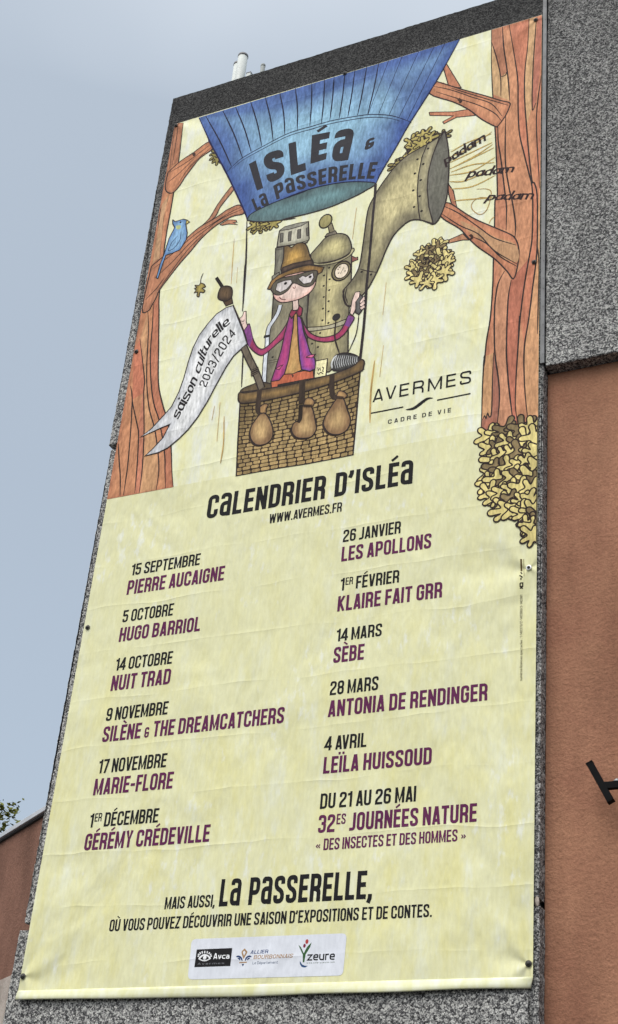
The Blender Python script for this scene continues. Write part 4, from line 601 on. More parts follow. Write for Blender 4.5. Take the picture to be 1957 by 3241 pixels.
["F","sandbag1",[[1.863,4.955],[1.959,4.931],[2.012,4.774],[2.03,4.682],[1.996,4.617],[1.927,4.609],[1.844,4.637],[1.794,4.71],[1.803,4.785],[1.856,4.818],[1.865,4.883]],1,[62,48,36],0,0,0],
["L","sandbag1",[[1.858,5.255],[1.866,5.133],[1.875,4.996]],1,0.06,[58,46,38]],
["F","sandbag1",[[1.893,4.979],[1.91,5.039],[1.961,5.035],[1.997,4.991],[1.98,4.943]],1,[172,137,92],[123,95,68],0.03,0],
["L","sandbag1",[[1.893,4.979],[1.91,5.039],[1.961,5.035],[1.997,4.991],[1.98,4.943],[1.893,4.979]],2,0.0103,[46,38,38]],
["F","sandbag1",[[1.876,4.968],[1.972,4.944],[2.025,4.786],[2.043,4.695],[2.009,4.629],[1.94,4.622],[1.857,4.65],[1.807,4.723],[1.816,4.798],[1.869,4.831],[1.878,4.895]],1,[199,167,117],[123,95,68],0.12,0],
["L","sandbag1",[[1.876,4.968],[1.972,4.944],[2.025,4.786],[2.043,4.695],[2.009,4.629],[1.94,4.622],[1.857,4.65],[1.807,4.723],[1.816,4.798],[1.869,4.831],[1.878,4.895],[1.876,4.968]],2,0.012,[46,38,38]],
["L","sandbag1",[[1.977,4.948],[1.899,4.965]],1,0.03,[60,46,36]],
["F","sandbag2",[[2.202,4.971],[2.258,4.953],[2.305,4.831],[2.346,4.713],[2.331,4.628],[2.276,4.585],[2.197,4.591],[2.134,4.637],[2.092,4.724],[2.109,4.808],[2.156,4.896]],1,[62,48,36],0,0,0],
["L","sandbag2",[[2.145,5.245],[2.154,5.09],[2.175,5.007],[2.218,4.981]],1,0.05,[58,46,38]],
["F","sandbag2",[[2.204,4.999],[2.222,5.049],[2.273,5.032],[2.31,4.983],[2.274,4.961]],1,[172,137,92],[123,95,68],0.03,0],
["L","sandbag2",[[2.204,4.999],[2.222,5.049],[2.273,5.032],[2.31,4.983],[2.274,4.961],[2.204,4.999]],2,0.0103,[46,38,38]],
["F","sandbag2",[[2.215,4.984],[2.271,4.966],[2.318,4.843],[2.359,4.725],[2.344,4.64],[2.289,4.598],[2.21,4.604],[2.147,4.649],[2.105,4.736],[2.122,4.82],[2.169,4.909]],1,[199,167,117],[123,95,68],0.12,0],
["L","sandbag2",[[2.215,4.984],[2.271,4.966],[2.318,4.843],[2.359,4.725],[2.344,4.64],[2.289,4.598],[2.21,4.604],[2.147,4.649],[2.105,4.736],[2.122,4.82],[2.169,4.909],[2.215,4.984]],2,0.012,[46,38,38]],
["L","sandbag2",[[2.272,4.966],[2.21,4.987]],1,0.03,[60,46,36]],
["L","sandbag1",[[1.869,4.986],[1.875,4.874],[1.874,4.83],[1.857,4.802]],1,0.04,[44,34,28]],
["L","flag",[[1.211,5.777],[1.288,5.616],[1.374,5.45],[1.457,5.252]],1,0.075,[44,36,36]],
["L","flag",[[1.211,5.777],[1.288,5.616],[1.374,5.45],[1.457,5.252]],1,0.05,[104,94,80]],
["L","flag",[[1.322,5.47],[1.397,5.493]],1,0.026,[44,36,36]],
["L","flag",[[1.326,5.471],[1.394,5.492]],1,0.0112,[120,108,88]],
["L","flag",[[1.325,5.446],[1.4,5.47]],1,0.026,[44,36,36]],
["L","flag",[[1.329,5.447],[1.397,5.468]],1,0.0112,[120,108,88]],
["L","flag",[[1.328,5.423],[1.402,5.447]],1,0.026,[44,36,36]],
["L","flag",[[1.331,5.424],[1.4,5.445]],1,0.0112,[120,108,88]],
["L","flag",[[0.804,6.698],[0.891,6.556]],1,0.034,[40,34,32]],
["F","flag",[[0.906,6.406],[0.958,6.314],[1.03,6.326],[1.005,6.413]],0,[84,66,50],0,0,0],
["L","flag",[[0.906,6.406],[0.958,6.314],[1.03,6.326],[1.005,6.413],[0.906,6.406]],0,0.0103,[46,38,38]],
["F","flag",[[0.853,6.498],[0.871,6.556],[0.925,6.563],[0.985,6.53],[1.007,6.468],[1.004,6.402],[0.96,6.374],[0.897,6.397],[0.857,6.436]],1,[112,90,66],[62,50,42],0.07,0],
["L","flag",[[0.853,6.498],[0.871,6.556],[0.925,6.563],[0.985,6.53],[1.007,6.468],[1.004,6.402],[0.96,6.374],[0.897,6.397],[0.857,6.436],[0.853,6.498]],2,0.012,[46,38,38]],
["F","flag",[[0.966,6.29],[1.039,6.294],[1.109,6.131],[1.19,5.948],[1.247,5.797],[1.204,5.768],[1.116,5.689],[1.053,5.578],[0.979,5.407],[0.907,5.228],[0.832,5.081],[0.752,4.967],[0.668,4.884],[0.564,4.805],[0.472,4.774],[0.335,4.765],[0.405,4.827],[0.496,4.929],[0.547,5.063],[0.449,5.041],[0.249,4.985],[0.349,5.052],[0.467,5.181],[0.533,5.259],[0.589,5.413],[0.617,5.554],[0.639,5.74],[0.667,5.895],[0.717,6.035],[0.791,6.147],[0.868,6.238]],0,[218,219,219],[186,188,192],0.1,0],
["L","flag",[[0.966,6.29],[1.039,6.294],[1.109,6.131],[1.19,5.948],[1.247,5.797],[1.204,5.768],[1.116,5.689],[1.053,5.578],[0.979,5.407],[0.907,5.228],[0.832,5.081],[0.752,4.967],[0.668,4.884],[0.564,4.805],[0.472,4.774],[0.335,4.765],[0.405,4.827],[0.496,4.929],[0.547,5.063],[0.449,5.041],[0.249,4.985],[0.349,5.052],[0.467,5.181],[0.533,5.259],[0.589,5.413],[0.617,5.554],[0.639,5.74],[0.667,5.895],[0.717,6.035],[0.791,6.147],[0.868,6.238],[0.966,6.29]],0,0.012,[46,38,38]],
["L","flag",[[1.035,6.31],[1.189,5.959],[1.25,5.789]],1,0.0172,[44,36,36]],
["A","flag_lettering","saison culturelle",[[0.628,5.097],[0.677,5.212],[0.735,5.354],[0.772,5.502],[0.8,5.638],[0.833,5.806],[0.882,5.93],[0.957,6.018],[1.039,6.084]],[[0.564,5.137],[0.607,5.279],[0.667,5.416],[0.706,5.554],[0.738,5.684],[0.77,5.853],[0.825,5.984],[0.895,6.071],[0.99,6.155]],[30,28,30],"script"],
["A","flag_lettering","2023/2024",[[0.874,5.398],[0.929,5.565],[0.995,5.727],[1.061,5.851],[1.111,5.944]],[[0.793,5.44],[0.842,5.628],[0.907,5.804],[0.977,5.937],[1.049,6.021]],[36,34,36],"num"],
["F","bird",[[0.184,7.614],[0.218,7.578],[0.313,7.581],[0.357,7.556],[0.353,7.499],[0.387,7.377],[0.387,7.291],[0.335,7.179],[0.25,7.159],[0.178,7.154],[0.157,7.034],[0.132,6.871],[0.111,6.886],[0.128,7.056],[0.157,7.188],[0.18,7.367],[0.226,7.497],[0.193,7.558]],0,[131,169,202],[99,135,182],0.05,0],
["L","bird",[[0.184,7.614],[0.218,7.578],[0.313,7.581],[0.357,7.556],[0.353,7.499],[0.387,7.377],[0.387,7.291],[0.335,7.179],[0.25,7.159],[0.178,7.154],[0.157,7.034],[0.132,6.871],[0.111,6.886],[0.128,7.056],[0.157,7.188],[0.18,7.367],[0.226,7.497],[0.193,7.558],[0.184,7.614]],0,0.0112,[46,38,38]],
["F","bird",[[0.351,7.563],[0.393,7.519],[0.353,7.499]],0,[193,176,103],0,0,0],
["L","bird",[[0.351,7.563],[0.393,7.519],[0.353,7.499],[0.351,7.563]],0,0.0086,[46,38,38]],
["F","bird",[[0.24,7.515],[0.292,7.506],[0.295,7.462],[0.254,7.467]],1,[178,190,135],0,0,0],
["O","bird",[0.286,7.548],0.011,0.011,0,[30,30,36],0],
["L","bird",[[0.311,7.421],[0.315,7.313],[0.265,7.228],[0.199,7.205],[0.227,7.31],[0.281,7.373]],1,0.0086,[40,56,96]],
["L","bird",[[0.223,7.255],[0.272,7.304]],1,0.0086,[40,56,96]],
["L","bird",[[0.243,7.206],[0.297,7.261]],1,0.0086,[40,56,96]],
["L","falling_leaf",[[0.648,6.798],[0.633,6.734],[0.636,6.673]],1,0.0095,[46,38,38]],
["F","falling_leaf",[[0.635,6.68],[0.674,6.655],[0.698,6.615],[0.666,6.604],[0.699,6.568],[0.684,6.545],[0.648,6.562],[0.643,6.509],[0.617,6.526],[0.614,6.571],[0.581,6.573],[0.597,6.602],[0.575,6.628],[0.596,6.633],[0.576,6.666],[0.62,6.654]],1,[170,153,81],[127,113,68],0.03,0],
["L","falling_leaf",[[0.635,6.68],[0.674,6.655],[0.698,6.615],[0.666,6.604],[0.699,6.568],[0.684,6.545],[0.648,6.562],[0.643,6.509],[0.617,6.526],[0.614,6.571],[0.581,6.573],[0.597,6.602],[0.575,6.628],[0.596,6.633],[0.576,6.666],[0.62,6.654],[0.635,6.68]],2,0.0095,[46,38,38]],
["V","leaf_cluster",[3.078,6.449],0.08904759107019637,3.3586343164829757,6,[224,208,140],0.01,0,1715],
["V","leaf_cluster",[3.025,6.424],0.0984842116804746,2.79390042059864,6,[224,208,140],0.01,0,1690],
["V","leaf_cluster",[3.06,6.393],0.09015682546124543,3.524308973099382,6,[170,148,104],0.01,1,1750],
["V","leaf_cluster",[2.933,6.41],0.08369320687709754,3.071451834250833,6,[224,208,140],0.01,0,1620],
["V","leaf_cluster",[2.968,6.379],0.09259765440433604,4.757861235119716,6,[170,148,104],0.01,1,1680],
["V","leaf_cluster",[3.012,6.33],0.08188246912458437,1.820407575747153,6,[170,148,104],0.01,1,1765],
["V","leaf_cluster",[2.909,6.365],0.08181341074983679,4.857867206203065,6,[224,208,140],0.01,0,1640],
["V","leaf_cluster",[3.113,6.316],0.09386876965082479,0.25128201821907603,6,[224,208,140],0.01,0,1870],
["V","leaf_cluster",[3.081,6.295],0.09964386841597557,5.788546686753401,6,[224,208,140],0.01,0,1860],
["V","leaf_cluster",[3.148,6.276],0.09307845067067681,3.6933762274714246,6,[224,208,140],0.01,0,1940],
["V","leaf_cluster",[2.863,6.276],0.08314988190280326,0.09000442169762946,6,[224,208,140],0.01,0,1680],
["V","leaf_cluster",[2.923,6.27],0.09056762532340958,0.35730663101312987,6,[170,148,104],0.01,1,1740],
["V","leaf_cluster",[3.049,6.254],0.08380416525595859,1.4516580819912885,6,[170,148,104],0.01,1,1870],
["V","leaf_cluster",[3.118,6.214],0.08060165178449577,2.783606767339707,6,[224,208,140],0.01,0,1970],
["V","leaf_cluster",[3.167,6.22],0.08881062233313314,5.054562771111192,6,[224,208,140],0.01,0,2010],
["V","leaf_cluster",[2.849,6.23],0.09038248229528154,3.841750247515063,6,[224,208,140],0.01,0,1710],
["V","leaf_cluster",[2.901,6.205],0.08999546304413583,3.9746971913422087,6,[224,208,140],0.01,0,1780],
["V","leaf_cluster",[2.976,6.214],0.08914659763199116,1.6689773979833151,6,[170,148,104],0.01,1,1840],
["V","leaf_cluster",[3.028,6.179],0.09995312400926169,5.974149849937195,6,[224,208,140],0.01,0,1920],
["V","leaf_cluster",[3.078,6.165],0.09680431098985724,4.246857728987697,6,[224,208,140],0.01,0,1980],
["V","leaf_cluster",[3.145,6.146],0.086305544340311,1.3779954096474334,6,[224,208,140],0.01,0,2060],
["V","leaf_cluster",[2.861,6.155],0.08578079894628404,0.42134099735955544,6,[224,208,140],0.01,0,1790],
["V","leaf_cluster",[2.905,6.133],0.09532575772820814,2.402398829510946,6,[170,148,104],0.01,1,1850],
["V","leaf_cluster",[2.971,6.135],0.09693167243762357,2.319081190235607,6,[170,148,104],0.01,1,1910],
["V","leaf_cluster",[3.039,6.116],0.09916084766639627,5.083858639816826,6,[224,208,140],0.01,0,1990],
["V","leaf_cluster",[3.098,6.099],0.0800108987411114,1.2583044883776668,6,[224,208,140],0.01,0,2060],
["V","leaf_cluster",[3.139,6.108],0.09820543856208364,2.8199236560819987,6,[224,208,140],0.01,0,2090],
["V","leaf_cluster",[2.907,6.082],0.09960717882348585,2.384546328475687,6,[224,208,140],0.01,0,1900],
["V","leaf_cluster",[3.0,6.067],0.08146076687667396,3.7767294734041448,6,[224,208,140],0.01,0,2000],
["V","leaf_cluster",[3.059,6.04],0.09557021717353302,1.6186535211008561,6,[224,208,140],0.01,0,2080],
["V","leaf_cluster",[2.985,6.031],0.0817428839670434,1.9955137527800875,6,[224,208,140],0.01,0,2020],
["F","corner_leaves",[[3.593,4.319],[3.666,4.352],[3.772,4.367],[3.987,4.351],[3.995,3.403],[3.954,3.466],[3.907,3.61],[3.754,3.672],[3.669,3.78],[3.604,3.886],[3.643,4.008],[3.629,4.154]],0,[134,115,84],0,0,0],
["V","corner_leaves",[3.597,4.3],0.12868705084669108,4.450721935564376,6,[224,208,138],0.0125,0,1925],
["V","corner_leaves",[3.661,4.298],0.1338558069669709,5.654701702662302,6,[224,208,138],0.0125,0,1980],
["V","corner_leaves",[3.729,4.32],0.13219695724219793,5.533949979992502,6,[168,146,104],0.0125,1,2020],
["V","corner_leaves",[3.808,4.315],0.11087015684850844,2.7937359262686323,6,[168,146,104],0.0125,1,2090],
["V","corner_leaves",[3.876,4.313],0.13830070150994941,3.8938473188215452,6,[168,146,104],0.0125,1,2150],
["V","corner_leaves",[3.944,4.298],0.1370270147525187,0.6792357879188662,6,[224,208,138],0.0125,0,2220],
["V","corner_leaves",[3.615,4.177],0.12407207143346492,1.479436995718982,6,[224,208,138],0.0125,0,2040],
["V","corner_leaves",[3.674,4.177],0.12631282577707792,3.443647127568605,6,[168,146,104],0.0125,1,2090],
["V","corner_leaves",[3.761,4.218],0.11039342568766707,1.300378802783089,6,[224,208,138],0.0125,0,2130],
["V","corner_leaves",[3.83,4.169],0.1183844709803333,5.498072230851312,6,[168,146,104],0.0125,1,2230],
["V","corner_leaves",[3.907,4.188],0.13297176354887427,0.9576252741482294,6,[224,208,138],0.0125,0,2280],
["V","corner_leaves",[3.974,4.21],0.13391440974293614,0.832604510393419,6,[224,208,138],0.0125,0,2320],
["V","corner_leaves",[3.657,4.063],0.1285235756139835,0.7601953953016183,6,[224,208,138],0.0125,0,2170],
["V","corner_leaves",[3.724,4.097],0.11005324586607604,5.228428468345692,6,[224,208,138],0.0125,0,2200],
["V","corner_leaves",[3.792,4.095],0.11628369147485354,1.2928870153483936,6,[224,208,138],0.0125,0,2260],
["V","corner_leaves",[3.86,4.081],0.13947263326477777,5.234446592620811,6,[168,146,104],0.0125,1,2330],
["V","corner_leaves",[3.937,4.089],0.1186791550324078,5.768867933700501,6,[224,208,138],0.0125,0,2390],
["V","corner_leaves",[3.985,4.079],0.12617670406612433,4.066982863503554,6,[224,208,138],0.0125,0,2440],
["V","corner_leaves",[3.609,3.945],0.11614338543601378,5.645856006527994,6,[224,208,138],0.0125,0,2200],
["V","corner_leaves",[3.653,3.971],0.13071925823320726,5.799385873903173,6,[168,146,104],0.0125,1,2220],
["V","corner_leaves",[3.718,3.947],0.13681225032729435,1.7927333871232065,6,[168,146,104],0.0125,1,2300],
["V","corner_leaves",[3.78,3.969],0.12083569804167153,0.9957363427784736,6,[224,208,138],0.0125,0,2340],
["V","corner_leaves",[3.852,3.978],0.11437105728622048,0.39083828025405754,6,[224,208,138],0.0125,0,2400],
["V","corner_leaves",[3.924,3.987],0.11904077302308388,3.618659984445926,6,[224,208,138],0.0125,0,2460],
["V","corner_leaves",[3.982,3.941],0.1101014935812307,4.067605497286147,6,[224,208,138],0.0125,0,2555],
["V","corner_leaves",[3.611,3.864],0.12013690584883596,1.8597475896187727,6,[224,208,138],0.0125,0,2270],
["V","corner_leaves",[3.683,3.862],0.13455554223941213,2.8844711197802337,6,[224,208,138],0.0125,0,2340],
["V","corner_leaves",[3.747,3.838],0.11947379317539333,2.887310317421183,6,[168,146,104],0.0125,1,2420],
["V","corner_leaves",[3.809,3.872],0.13114007402422728,0.3420055772147397,6,[224,208,138],0.0125,0,2450],
["V","corner_leaves",[3.872,3.849],0.13925298689432708,0.13719337951632427,6,[168,146,104],0.0125,1,2530],
["V","corner_leaves",[3.934,3.848],0.1324938506687382,5.069285336328778,6,[224,208,138],0.0125,0,2590],
["V","corner_leaves",[3.979,3.817],0.11054202606135591,4.726429823882605,6,[168,146,104],0.0125,1,2660],
["V","corner_leaves",[3.627,3.758],0.12098553427525582,3.4711129743412474,6,[224,208,138],0.0125,0,2375],
["V","corner_leaves",[3.668,3.716],0.11027235160458586,0.28036271219364917,6,[224,208,138],0.0125,0,2450],
["V","corner_leaves",[3.731,3.75],0.11542758463853144,5.731079397546998,6,[224,208,138],0.0125,0,2480],
["V","corner_leaves",[3.802,3.76],0.11589565011539024,4.534418474707906,6,[224,208,138],0.0125,0,2540],
["V","corner_leaves",[3.873,3.746],0.13788965958792565,5.652262976566196,6,[224,208,138],0.0125,0,2620],
["V","corner_leaves",[3.953,3.731],0.12033145439159036,2.128759230347473,6,[224,208,138],0.0125,0,2710],
["V","corner_leaves",[3.742,3.635],0.1257410546207936,4.653618088193972,6,[224,208,138],0.0125,0,2590],
["V","corner_leaves",[3.795,3.659],0.11324158607194498,4.490388338907978,6,[168,146,104],0.0125,1,2620],
["V","corner_leaves",[3.752,3.589],0.13391680032774,5.158165915125481,6,[224,208,138],0.0125,0,2640],
["V","corner_leaves",[3.823,3.576],0.11109894739828483,5.674801110253103,6,[224,208,138],0.0125,0,2720],
["V","corner_leaves",[3.884,3.643],0.11273539592515305,2.0444432130253336,6,[224,208,138],0.0125,0,2720],
["V","corner_leaves",[3.945,3.632],0.12832482614277874,5.508523113199873,6,[224,208,138],0.0125,0,2790],
["V","corner_leaves",[3.894,3.53],0.12019878579877534,5.545185716566744,6,[224,208,138],0.0125,0,2830],
["V","corner_leaves",[3.964,3.54],0.12635432111294717,1.8747022160574416,6,[224,208,138],0.0125,0,2890],
["V","corner_leaves",[3.991,3.469],0.11950399956990132,1.0648666530299313,6,[168,146,104],0.0125,1,2980],
["V","corner_leaves",[3.93,3.414],0.11234588696661721,0.8932082677394912,6,[224,208,138],0.0125,0,2970],
["V","corner_leaves",[3.983,3.405],0.13067523762046626,5.980360887220224,6,[224,208,138],0.0125,0,3030],
["V","corner_leaves",[3.966,3.321],0.1148458839327385,0.29131298129073757,6,[224,208,138],0.0125,0,3090],
["L","brown_strokes0",[[0.942,7.141],[0.961,6.846],[0.981,6.571]],1,0.0077,[190,158,98]],
["L","brown_strokes1",[[1.025,6.76],[1.037,6.569]],1,0.0077,[190,158,98]],
["L","brown_strokes2",[[1.107,5.032],[1.14,4.727],[1.136,4.528]],1,0.012,[190,158,98]],
["L","brown_strokes3",[[0.992,5.168],[0.986,5.013]],1,0.0103,[190,158,98]],
["L","brown_strokes4",[[1.045,5.197],[1.069,4.771]],1,0.0103,[190,158,98]],
["L","brown_strokes5",[[2.539,5.302],[2.527,4.97],[2.541,4.654]],1,0.0172,[190,158,98]],
["L","brown_strokes6",[[2.612,5.447],[2.599,5.113]],1,0.0112,[190,158,98]],
["L","brown_strokes7",[[2.23,7.135],[2.218,6.756]],1,0.0103,[190,158,98]],
["L","brown_strokes8",[[2.593,6.145],[2.584,5.781]],1,0.0095,[190,158,98]],
["T","padam0","padam",[[3.096,7.377],[3.482,7.558],[3.453,7.632],[3.057,7.442]],[44,30,32],"scriptq"],
["T","padam1","padam",[[3.304,7.152],[3.744,7.079],[3.749,7.149],[3.317,7.228]],[44,30,32],"scriptq"],
["T","padam2","padam",[[3.494,6.823],[3.929,6.701],[3.933,6.775],[3.512,6.885]],[44,30,32],"scriptq"],
["T","town_logo","AVERMES",[[2.549,4.86],[3.426,4.86],[3.426,4.991],[2.549,4.991]],[26,26,28],"light"],
["L","town_logo",[[2.542,4.751],[2.836,4.751]],0,0.0138,[26,26,28]],
["L","town_logo",[[3.135,4.753],[3.426,4.754]],0,0.0138,[26,26,28]],
["F","town_logo",[[2.858,4.72],[2.928,4.731],[2.993,4.774],[3.049,4.8],[3.102,4.781],[3.055,4.777],[3.001,4.74],[2.941,4.705],[2.895,4.705]],1,[26,26,28],0,0,0],
["T","town_logo","CADRE DE VIE",[[2.706,4.607],[3.262,4.607],[3.262,4.65],[2.706,4.65]],[50,50,52],"lights"],
["T","title","CaLENDRIER D\u2019ISL\u00c9a",[[1.068,3.978],[2.958,3.978],[2.958,4.21],[1.068,4.21]],[26,26,28],"title"],
["T","web","WWW.AVERMES.FR",[[1.686,3.8254],[2.348,3.8254],[2.348,3.9166],[1.686,3.9166]],[26,26,28],"date"],
["T","ev0_d","15 SEPTEMBRE",[[0.392,3.5328],[1.066,3.5328],[1.066,3.6452],[0.392,3.6452]],[26,26,28],"date"],
["T","ev0_n","PIERRE AUCAIGNE",[[0.38,3.3481],[1.32,3.3481],[1.32,3.4859],[0.38,3.4859]],[92,38,76],"name"],
["T","ev1_d","5 OCTOBRE",[[0.383,3.0858],[0.874,3.0858],[0.874,3.2002],[0.383,3.2002]],[26,26,28],"date"],
["T","ev1_n","HUGO BARRIOL",[[0.38,2.9042],[1.156,2.9042],[1.156,3.0368],[0.38,3.0368]],[92,38,76],"name"],
["T","ev2_d","14 OCTOBRE",[[0.392,2.6388],[0.934,2.6388],[0.934,2.7532],[0.392,2.7532]],[26,26,28],"date"],
["T","ev2_n","NUIT TRAD",[[0.38,2.4581],[0.942,2.4581],[0.942,2.5959],[0.38,2.5959]],[92,38,76],"name"],
["T","ev3_d","9 NOVEMBRE",[[0.383,2.1928],[0.961,2.1928],[0.961,2.3072],[0.383,2.3072]],[26,26,28],"date"],
["T","ev3_n","SIL\u00c8NE & THE DREAMCATCHERS",[[0.38,2.0102],[2.013,2.0102],[2.013,2.1448],[0.38,2.1448]],[92,38,76],"name"],
["T","ev4_d","17 NOVEMBRE",[[0.392,1.7427],[1.018,1.7427],[1.018,1.8603],[0.392,1.8603]],[26,26,28],"date"],
["T","ev4_n","MARIE-FLORE",[[0.38,1.5621],[1.102,1.5621],[1.102,1.6999],[0.38,1.6999]],[92,38,76],"name"],
["T","ev5_d","1^ER^ D\u00c9CEMBRE",[[0.392,1.2968],[1.016,1.2968],[1.016,1.4112],[0.392,1.4112]],[26,26,28],"date"],
["T","ev5_n","G\u00c9R\u00c9MY CR\u00c9DEVILLE",[[0.38,1.1142],[1.487,1.1142],[1.487,1.2488],[0.38,1.2488]],[92,38,76],"name"],
["T","ev6_d","26 JANVIER",[[2.383,3.5308],[2.882,3.5308],[2.882,3.6442],[2.383,3.6442]],[26,26,28],"date"],
["T","ev6_n","LES APOLLONS",[[2.383,3.3532],[3.148,3.3532],[3.148,3.4878],[2.383,3.4878]],[92,38,76],"name"],
["T","ev7_d","1^ER^ F\u00c9VRIER",[[2.396,3.0888],[2.895,3.0888],[2.895,3.2012],[2.396,3.2012]],[26,26,28],"date"],
["T","ev7_n","KLAIRE FAIT GRR",[[2.386,2.9062],[3.257,2.9062],[3.257,3.0418],[2.386,3.0418]],[92,38,76],"name"],
["T","ev8_d","14 MARS",[[2.399,2.6449],[2.779,2.6449],[2.779,2.7531],[2.399,2.7531]],[26,26,28],"date"],
["T","ev8_n","S\u00c8BE",[[2.388,2.4642],[2.644,2.4642],[2.644,2.5978],[2.388,2.5978]],[92,38,76],"name"],
["T","ev9_d","28 MARS",[[2.383,2.1968],[2.78,2.1968],[2.78,2.3112],[2.383,2.3112]],[26,26,28],"date"],
["T","ev9_n","ANTONIA DE RENDINGER",[[2.382,2.0182],[3.642,2.0182],[3.642,2.1538],[2.382,2.1538]],[92,38,76],"name"],
["T","ev10_d","4 AVRIL",[[2.38,1.7508],[2.717,1.7508],[2.717,1.8632],[2.38,1.8632]],[26,26,28],"date"],
["T","ev10_n","LE\u00cfLA HUISSOUD",[[2.383,1.5703],[3.235,1.5703],[3.235,1.7007],[2.383,1.7007]],[92,38,76],"name"],
["T","ev11_d","DU 21 AU 26 MAI",[[2.382,1.3007],[3.13,1.3007],[3.13,1.4173],[2.382,1.4173]],[26,26,28],"date"],
["T","ev11_n","32^ES^ JOURN\u00c9ES NATURE",[[2.382,1.1202],[3.588,1.1202],[3.588,1.2538],[2.382,1.2538]],[92,38,76],"name"],
["T","ev11_s","\u00ab DES INSECTES ET DES HOMMES \u00bb",[[2.378,0.9896],[3.512,0.9896],[3.512,1.0754],[2.378,1.0754]],[92,38,76],"date"],
["T","closing","MAIS AUSSI,",[[1.18,0.6214],[1.602,0.6214],[1.602,0.7116],[1.18,0.7116]],[26,26,28],"date"],
["T","closing","La PaSSERELLE,",[[1.636,0.621],[2.841,0.621],[2.841,0.822],[1.636,0.822]],[26,26,28],"title"],
["T","closing","O\u00d9 VOUS POUVEZ D\u00c9COUVRIR UNE SAISON D\u2019EXPOSITIONS ET DE CONTES.",[[0.726,0.4755],[3.29,0.4755],[3.29,0.5645],[0.726,0.5645]],[26,26,28],"date"],
["T","licence","num\u00e9ros licences spectacles : 1-140379/2-140380/3-140381",[[3.901,2.14],[3.893,2.834],[3.875,2.836],[3.881,2.142]],[96,92,70],"tiny"],
["F","marks",[[3.871,3.14],[3.886,3.137],[3.89,3.033],[3.876,3.035]],0,[95,81,52],0,0,0],
["F","marks",[[3.896,3.135],[3.902,3.135],[3.905,2.988],[3.901,2.989]],0,[145,135,92],0,0,0],
["L","marks",[[3.877,3.026],[3.888,3.01]],0,0.0095,[44,38,30]],
["L","marks",[[3.868,3.001],[3.892,2.98]],0,0.0095,[44,38,30]],
["L","marks",[[3.879,2.978],[3.88,2.961]],0,0.0095,[44,38,30]],
["L","marks",[[3.874,2.936],[3.894,2.933],[3.894,2.904],[3.874,2.907],[3.874,2.936]],0,0.0095,[44,38,30]],
["L","marks",[[3.874,2.888],[3.894,2.904]],0,0.0095,[44,38,30]],
["L","marks",[[3.874,2.907],[3.894,2.885]],0,0.0095,[44,38,30]],
["F","logo_panel",[[1.452,0.142],[1.455,0.127],[1.463,0.115],[1.476,0.109],[1.494,0.106],[2.626,0.103],[2.643,0.105],[2.655,0.111],[2.662,0.122],[2.665,0.137],[2.67,0.354],[2.668,0.369],[2.661,0.38],[2.649,0.387],[2.632,0.389],[1.488,0.393],[1.469,0.391],[1.456,0.384],[1.449,0.373],[1.446,0.357]],0,[212,216,224],0,0,0],
["F","logo0",[[1.496,0.191],[1.787,0.191],[1.787,0.318],[1.498,0.317]],0,[30,30,32],0,0,0],
["F","logo0",[[1.521,0.251],[1.542,0.274],[1.571,0.282],[1.6,0.272],[1.623,0.25],[1.597,0.236],[1.574,0.231],[1.545,0.237]],1,[226,228,230],0,0,0],
["F","logo0",[[1.537,0.251],[1.553,0.267],[1.572,0.271],[1.593,0.264],[1.607,0.251],[1.592,0.242],[1.575,0.239],[1.554,0.242]],1,[30,30,32],0,0,0],
["O","logo0",[1.572,0.257],0.014,0.016,0,[226,228,230],0],
["L","logo0",[[1.524,0.268],[1.512,0.27]],0,0.0095,[220,222,224]],
["L","logo0",[[1.527,0.276],[1.514,0.284]],0,0.0095,[220,222,224]],
["L","logo0",[[1.536,0.283],[1.525,0.296]],0,0.0095,[220,222,224]],
["L","logo0",[[1.55,0.287],[1.543,0.303]],0,0.0095,[220,222,224]],
["L","logo0",[[1.568,0.288],[1.565,0.305]],0,0.0095,[220,222,224]],
["L","logo0",[[1.586,0.286],[1.588,0.302]],0,0.0095,[220,222,224]],
["L","logo0",[[1.601,0.281],[1.608,0.293]],0,0.0095,[220,222,224]],
["L","logo0",[[1.612,0.274],[1.622,0.281]],0,0.0095,[220,222,224]],
["L","logo0",[[1.617,0.265],[1.629,0.267]],0,0.0095,[220,222,224]],
["T","logo0","Avca",[[1.642,0.244],[1.772,0.244],[1.772,0.286],[1.642,0.286]],[232,234,236],"sans"],
["T","logo0","Avermes",[[1.521,0.208],[1.735,0.208],[1.735,0.222],[1.521,0.222]],[110,112,116],"tinys"],
["L","logo1",[[1.868,0.288],[1.886,0.304],[1.906,0.285],[1.887,0.248],[1.868,0.288]],0,0.012,[158,128,96]],
["L","logo1",[[1.879,0.225],[1.866,0.246],[1.845,0.257],[1.826,0.255]],1,0.012,[36,58,100]],
["L","logo1",[[1.86,0.229],[1.853,0.241],[1.839,0.244]],1,0.0103,[36,58,100]],
["L","logo1",[[1.902,0.225],[1.909,0.245],[1.928,0.255],[1.948,0.251]],1,0.012,[36,58,100]],
["L","logo1",[[1.919,0.228],[1.924,0.239],[1.937,0.241]],1,0.0103,[36,58,100]],
["L","logo1",[[1.856,0.213],[1.916,0.214]],0,0.0086,[158,128,96]],
["F","logo1",[[1.876,0.203],[1.896,0.204],[1.888,0.184]],0,[36,58,100],0,0,0],
["T","logo1","ALLIER",[[1.936,0.271],[2.074,0.271],[2.074,0.297],[1.936,0.297]],[40,62,110],"sanscap"],
["T","logo1","BOURBONNAIS",[[1.965,0.234],[2.27,0.234],[2.27,0.262],[1.965,0.262]],[160,130,100],"sanscap"],
